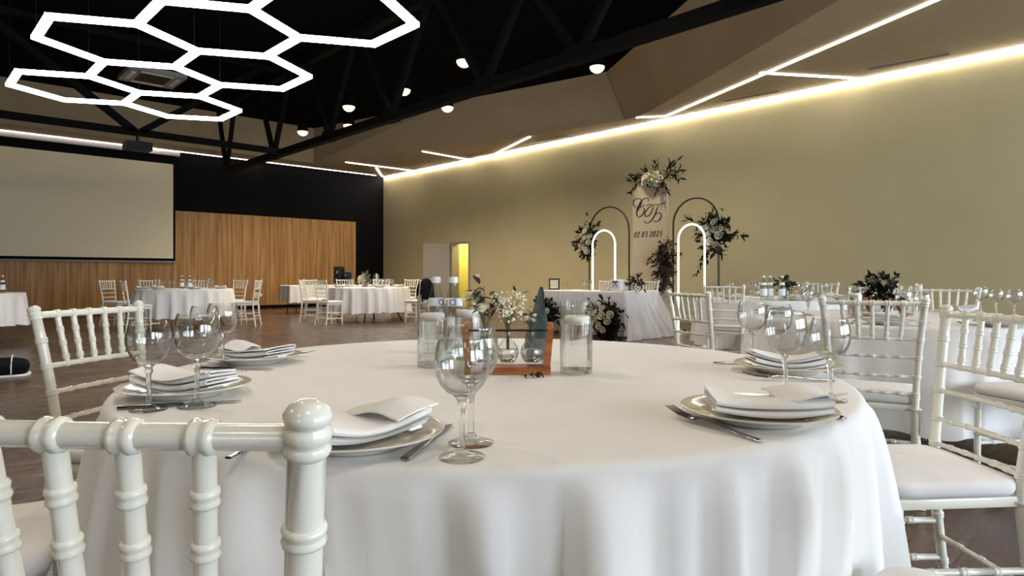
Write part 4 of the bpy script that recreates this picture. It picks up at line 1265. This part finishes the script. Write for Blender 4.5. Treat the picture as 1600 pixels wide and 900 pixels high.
# ================================================================== NEWLYWEDS TABLE
HC = W(1.82, 10.55)
hx, hy, HL, HD = HC.x, HC.y, 1.9, .80
ht = thing('long_table', 'straight folding table of the newlyweds under a white skirt', 'table', (hx + HD / 2, hy + HL / 2, 0))
MB().box((0, 0, TOPZ - .018), (HD - .05, HL - .05, .03)).build('tabletop', M['wood'], ht)
for a in (-1, 1):
    for b in (-1, 1): MB().tube([(a * .3, b * .75, TOPZ - .03), (a * .33, b * .80, 0)], .014, 8).build('leg', M['steel_black'], ht, 50)
tag(drape(rect_outline(Vector((hx + HD / 2, hy + HL / 2)), HD, HL, 0), TOPZ + .012, TOPZ - .01, .035, 23, 46, M['cloth'], 'tablecloth', .02, .004), 'floor length white skirt of the newlyweds table in front of the arches', 'tablecloth')
rows = []
for j in range(15):
    s = j / 14; row = []
    for k in range(61):
        u = k / 60; f = math.sin(u * 2 * PI * 7 + .7 * math.sin(u * 9)) * .035 * s + math.sin(u * 2 * PI * 3.1) * .03 * s
        out = .01 + .02 * math.sin(min(1, s * 6) * PI / 2) + .34 * s ** 1.5 + f
        wx = hx - .05 - .42 * s * s * (1 - u) ** 2 + u * (HD + .16 + .25 * s)
        row.append(Vector((wx, hy - .05 - out, TOPZ + .024 - (TOPZ + .01) * s ** .95)))
    rows.append(row)
top_ = [[Vector((r.x, r.y + .05 + .10, TOPZ + .026)) for r in rows[0]], [Vector((r.x, r.y + .02, TOPZ + .030)) for r in rows[0]]]
tl = MB().grid(top_ + rows).build('tulle_drape', M['tulle'], None, 70)
tag(tl, 'sheer white tulle falling from the right end of the newlyweds table', 'drape')
def on_ht(px, dep, z=TOPZ + .013): return Vector((hx + dep, onX(hx + dep, px), z))
for px, lab in ((950, 'cream chair behind the white gift box of the newlyweds table'), (1014, 'cream chair behind the small flowers of the newlyweds table')):
    X_ = hx + 1.33; w_ = Vector((X_, onX(X_, px), 0))
    copy_tree(CHAIR0[0], lab, (w_.x - .235, w_.y, 0), yaw(-CA, -SA), g6)
p = on_ht(866, .3)
f_ = thing('photo_frame', 'dark picture frame standing at the left of the newlyweds table', 'picture frame', p, PI / 2)
MB().box((0, 0, .105), (.20, .015, .21)).build('frame', M['steel_black'], f_)
MB().box((0, .009, .105), (.15, .004, .16)).build('picture', M['rose'], f_)
MB().beam((0, -.01, .15), (0, -.09, .003), .02, .004).build('easel_leg', M['steel_black'], f_)
f_.rotation_euler.z = yaw(-.2, -1)
p = on_ht(884, .35)
cs_ = thing('wire_candle_stand', 'thin golden wire letters standing beside the dark picture frame', 'decoration', p, yaw(0, 1))
M['gold'] = mat('gold_wire', (.62, .50, .28), .3, metal=1)
for st in ([(-.09, 0), (-.06, .19), (-.03, 0)], [(-.075, .08), (-.045, .08)], [(.03, .20), (.02, 0), (.085, .0)], [(.03, .20), (.09, .20)], [(.025, .10), (.075, .10)]):
    MB().tube([(a, 0, b + .005) for a, b in st], .006, 6).build('wire', M['gold'], cs_, 50)
MB().box((0, 0, .003), (.20, .05, .006)).build('base', M['gold'], cs_)
gh = 'wine glasses on the newlyweds table'
for px, dep, lab in ((913, .3, 'left wine glass of the newlyweds in front of the glowing arch'), (922, .38, 'right wine glass of the newlyweds in front of the glowing arch')):
    q = on_ht(px, dep); copy_tree(GLASS0[0], lab, q, 0, gh, (1.1, 1.1, 1.1))
p = on_ht(968, .25)
gbx = thing('gift_box', 'white box with a purple bow on the newlyweds table', 'box', p, .05)
rounded_slab(.26, .26, .22, 0, .19, r=.03, soft=.02, crown=.01).build('box_body', M['cap'], gbx, 50)
mm = MB()
for s in (-1, 1):
    mm.tube(spline([(-.125, 0, .15), (-.135, s * .03, .175), (-.13, s * .05, .155), (-.125, 0, .15)], 5), .007, 6)
    mm.tube(spline([(-.125, 0, .15), (-.13, s * .02, .11), (-.125, s * .045, .07)], 5), .007, 6)
mm.build('bow', M['ribbon'], gbx, 50)
p = on_ht(948, .22)
mm = thing('card_box', 'low cream box beside the white gift box', 'box', p, .1)
MB().box((0, 0, .05), (.14, .18, .10)).build('box_body', M['rose'], mm); MB().box((0, 0, .1075), (.15, .19, .015)).build('lid', M['rose'], mm)
p = on_ht(995, .35)
vv = thing('small_vase', 'small white vase with dark flowers on the newlyweds table', 'vase', p)
MB().lathe([(.03, 0), (.04, .005), (.038, .1), (.03, .14), (.028, .14), (.03, .10), (.02, .02)], 20).build('vase_body', M['cap'], vv, 50)
bouquet('flower_bunch', 'dark mauve flowers in the small white vase', p + Vector((0, 0, .14)), [], around(12, .05, .10, .05, 31, .16, 4, (0, 0, .03)), 31, M['leaf_dusty'], None, .07, .03, core=(60, (.05, .09, .05)))
for px, dz, L_, seed, lab in ((947, .36, 1.0, 41, 'round arrangement of cream roses on the floor before the newlyweds table, nearer one'), (852, .36, 1.0, 43, 'arrangement of cream roses on the floor before the newlyweds table, farther one')):
    X_ = hx - .30; y_ = onX(X_, px)
    bouquet('floor_flowers', lab, Vector((X_, y_, .33)), disc_roses(11, .25, .22, .048, seed, -.18), around(20, .2, .26, .26, seed + 1, .26, 6), seed, M['leaf'], 'floor flowers of the newlyweds table', .11, .04, core=(420, (.10, .19, .18)))
    tag(MB().lathe([(.10, 0), (.13, .01), (.15, .18), (.14, .19), (.12, .03)], 20, (X_ + .02, y_, 0)).build('flower_pot', M['black_plastic'], None, 40), 'dark pot under the ' + ('nearer' if px > 900 else 'farther') + ' floor roses of the newlyweds table', 'pot')

# ================================================================== THINGS ON THE OTHER TABLES
SIDE = ['right', 'far right', 'far side', 'far left', 'left', 'near left', 'near side', 'near right']
def setting(tc, ang, R, words, group, glasses=2, kind=2, fork=True):
    dx, dy = math.cos(ang), math.sin(ang)
    words = 'at the ' + SIDE[round(math.degrees(ang) / 45) % 8] + ' of the ' + words[7:]
    x, y = tc[0] + dx * (R - .17), tc[1] + dy * (R - .17)
    plate(x, y, 'ivory plate ' + words, 'plates ' + group)
    napkin(x, y, yaw(-dx, -dy) + random.uniform(-.2, .2), kind, 'folded white napkin ' + words, 'napkins ' + group)
    if fork:
        cutlery(FORK, x + dy * .17, y - dx * .17, -dx, -dy, 'fork', 'steel fork ' + words, 'forks ' + group)
        cutlery(KNIFE, x - dy * .17, y + dx * .17, -dx, -dy, 'knife', 'steel knife ' + words, 'knives ' + group)
    for i in range(glasses):
        gx = tc[0] + dx * (R - .40) - dy * (.06 + .09 * i); gy = tc[1] + dy * (R - .40) + dx * (.06 + .09 * i)
        glass(gx, gy, 1.08 - .06 * i, ('taller' if i == 0 else 'shorter') + ' wine glass ' + words, 'wine glasses ' + group)
w2 = 'on the right hand table'
for a in (-125, -82, 30, 75, 150): setting(T2_, math.radians(a), .93, w2, w2, 2 if a not in (-82, 30) else 0, 2, a < 0)
for x, y, k, lab in ((3.24, 4.46, 1.1, 'left of three wine glasses against the wall at the right edge'), (3.25, 4.33, 1.02, 'middle of three wine glasses against the wall at the right edge'), (3.10, 3.98, 1.05, 'rightmost of three wine glasses against the wall at the right edge')):
    glass(x, y, k, lab, 'wine glasses on the right hand table')
c2 = W(2.42, 4.25, TZ)
rw = thing('wooden_flower_stand', 'dark red wooden trestle stand on the right hand table', 'flower stand', c2, RC)
for x in (-.10, .10):
    for s in (-1, 1): MB().beam((x + s * .065, 0, .008), (x, 0, .12), .04, .018).build('trestle_leg', M['red_wood'], rw)
MB().box((0, 0, .010), (.35, .05, .016)).build('base_board', M['red_wood'], rw)
MB().tube([(-.13, 0, .125), (.13, 0, .125)], .006, 8).build('rod', M['red_wood'], rw, 50)
bouquet('flower_bunch', 'dark leafy flowers with pale green heads on the red wooden stand', c2 + Vector((0, 0, .17)), [(Vector((.0, .03, .06)), .028, (0, 0, 1)), (Vector((-.03, -.04, .05)), .022, (0, 0, 1))], around(14, .05, .10, .05, 51, .10, 5, (0, 0, .0)), 51, M['leaf'], None, .05, .028, rme=(0, 1), core=(70, (.06, .06, .05)))
w3 = 'on the table by the olive wall'
for a in (-150, -95, -40, 20, 80, 140): setting(T3_, math.radians(a), .92, w3, w3, 2, 2, False)
bouquet('flower_bunch', 'small dark bunch of flowers beside the green bottles', W(3.05, 7.2, TZ + .17), [], around(10, .05, .07, .05, 61, .09, 4), 61, M['leaf_dusty'], None, .05, .028, core=(60, (.05, .05, .04)))
tag(MB().lathe([(.03, 0), (.045, .01), (.05, .08), (.035, .13), (.04, .16), (.036, .16), (.03, .12), (.04, .08), (.02, .012)], 20, W(3.05, 7.2, TZ)).build('flower_vase', M['glass_green'], None, 50), 'small glass vase beside the green bottles', 'vase')
wa = 'on the table below the screen'
for a in (-150, -100, -50, 0, 50, 110, 160): setting(TA_, math.radians(a), .90, wa, wa, 2, 2, False)
wb = 'on the table near the door'
for a in (-140, -60, -10, 40, 95, 150): setting(TB_, math.radians(a), .90, wb, wb, 2, 2, False)
bouquet('flower_bunch', 'large cream flower arrangement on the table near the door', W(TB_[0] - .1, TB_[1], TZ + .17), disc_roses(9, .13, .08, .055, 71, -.05), around(12, .1, .15, .08, 72, .16, 5), 73, M['leaf_green'], None, .08, .03, core=(60, (.12, .12, .05)))
tag(MB().lathe([(.05, 0), (.07, .01), (.08, .08), (.07, .10), (.05, .02)], 20, W(TB_[0] - .1, TB_[1], TZ)).build('flower_bowl', M['cap'], None, 50), 'white bowl under the flowers on the table near the door', 'bowl')
vase(TB_[0] + .35, TB_[1] - .25, 'cylinder vase on the table near the door', 'floating candle on the table near the door')

# buffet table behind, with a coffee machine and a steel urn
q0 = W(-5.85, 17.0); BL, BD = 3.1, .7
bc = Vector((q0.x + BL / 2, q0.y + BD / 2))
bt_ = thing('long_table', 'straight serving table in front of the oak panelling', 'table', (bc.x, bc.y, 0))
MB().box((0, 0, TOPZ - .018), (BL - .05, BD - .05, .03)).build('tabletop', M['wood'], bt_)
for a in (-1, 1):
    for b in (-1, 1): MB().tube([(a * 1.3, b * .25, TOPZ - .03), (a * 1.35, b * .28, 0)], .014, 8).build('leg', M['steel_black'], bt_, 50)
tag(drape(rect_outline(bc, BL, BD, 0), TOPZ + .012, .46, .03, 29, 30, M['cloth'], 'tablecloth', .02, .01), 'white cloth on the serving table in front of the oak panelling', 'tablecloth')
def on_b(px, dep):
    Y_ = q0.y + dep; r = (px - 800) / F
    return Vector((Y_ * (SA + r * CA) / (CA - r * SA), Y_, TOPZ + .013))
cm = thing('coffee_machine', 'black coffee machine on the serving table against the oak panelling', 'coffee machine', on_b(534, .35), yaw(0, -1))
k_ = 1.0
rounded_slab(.26, .24, .32, 0, .52, r=.06, soft=.03, crown=.01).build('body', M['black_plastic'], cm, 50, (.08, 0, 0))
rounded_slab(.20, .18, .30, 0, .36, r=.05, soft=.03, crown=.01).build('water_tank', M['black_plastic'], cm, 50, (-.16, .02, 0))
MB().tube([(-.16, .165, .27), (-.16, .185, .27)], .03, 14).build('dial', M['chrome'], cm, 40)
MB().box((.08, .18, .02), (.18, .08, .03)).build('drip_tray', M['chrome'], cm)
MB().tube([(.08, .12, .40), (.08, .19, .38), (.08, .19, .32)], .025, 10).build('spout', M['chrome'], cm, 40)
un = thing('steel_urn', 'brushed steel urn on the serving table before the black wall', 'urn', on_b(588, .35))
MB().lathe([(.08, 0), (.085, .01), (.085, .26), (.08, .28), (.03, .30), (.02, .32), (.002, .325)], 24).build('urn_body', M['chrome'], un, 40)
MB().tube([(-.08, 0, .05), (-.13, 0, .05), (-.135, 0, .03)], .012, 8).build('tap', M['chrome'], un, 40)
# bag on the floor at the left edge
bg = thing('floor_bag', 'low black bag with white trim on the floor at the left edge', 'bag', W(-5.22, 6.55), yaw(.5, -.8))
rounded_slab(.52, .52, .28, .012, .17, r=.10, soft=.06, crown=.02, n=7).build('bag_body', M['black_cloth'], bg, 60)
rounded_slab(.54, .54, .30, 0, .022, r=.10, soft=.006, n=7).build('base_trim', M['cap'], bg, 60)
for s in (-1, 1):
    MB().tube(spline([(s * .12, .145, .03), (s * .12, .135, .12), (s * .12, .06, .20), (s * .12, -.06, .20), (s * .12, -.135, .12), (s * .12, -.145, .03)], 5), .006, 6).build('strap', M['cap'], bg, 50)
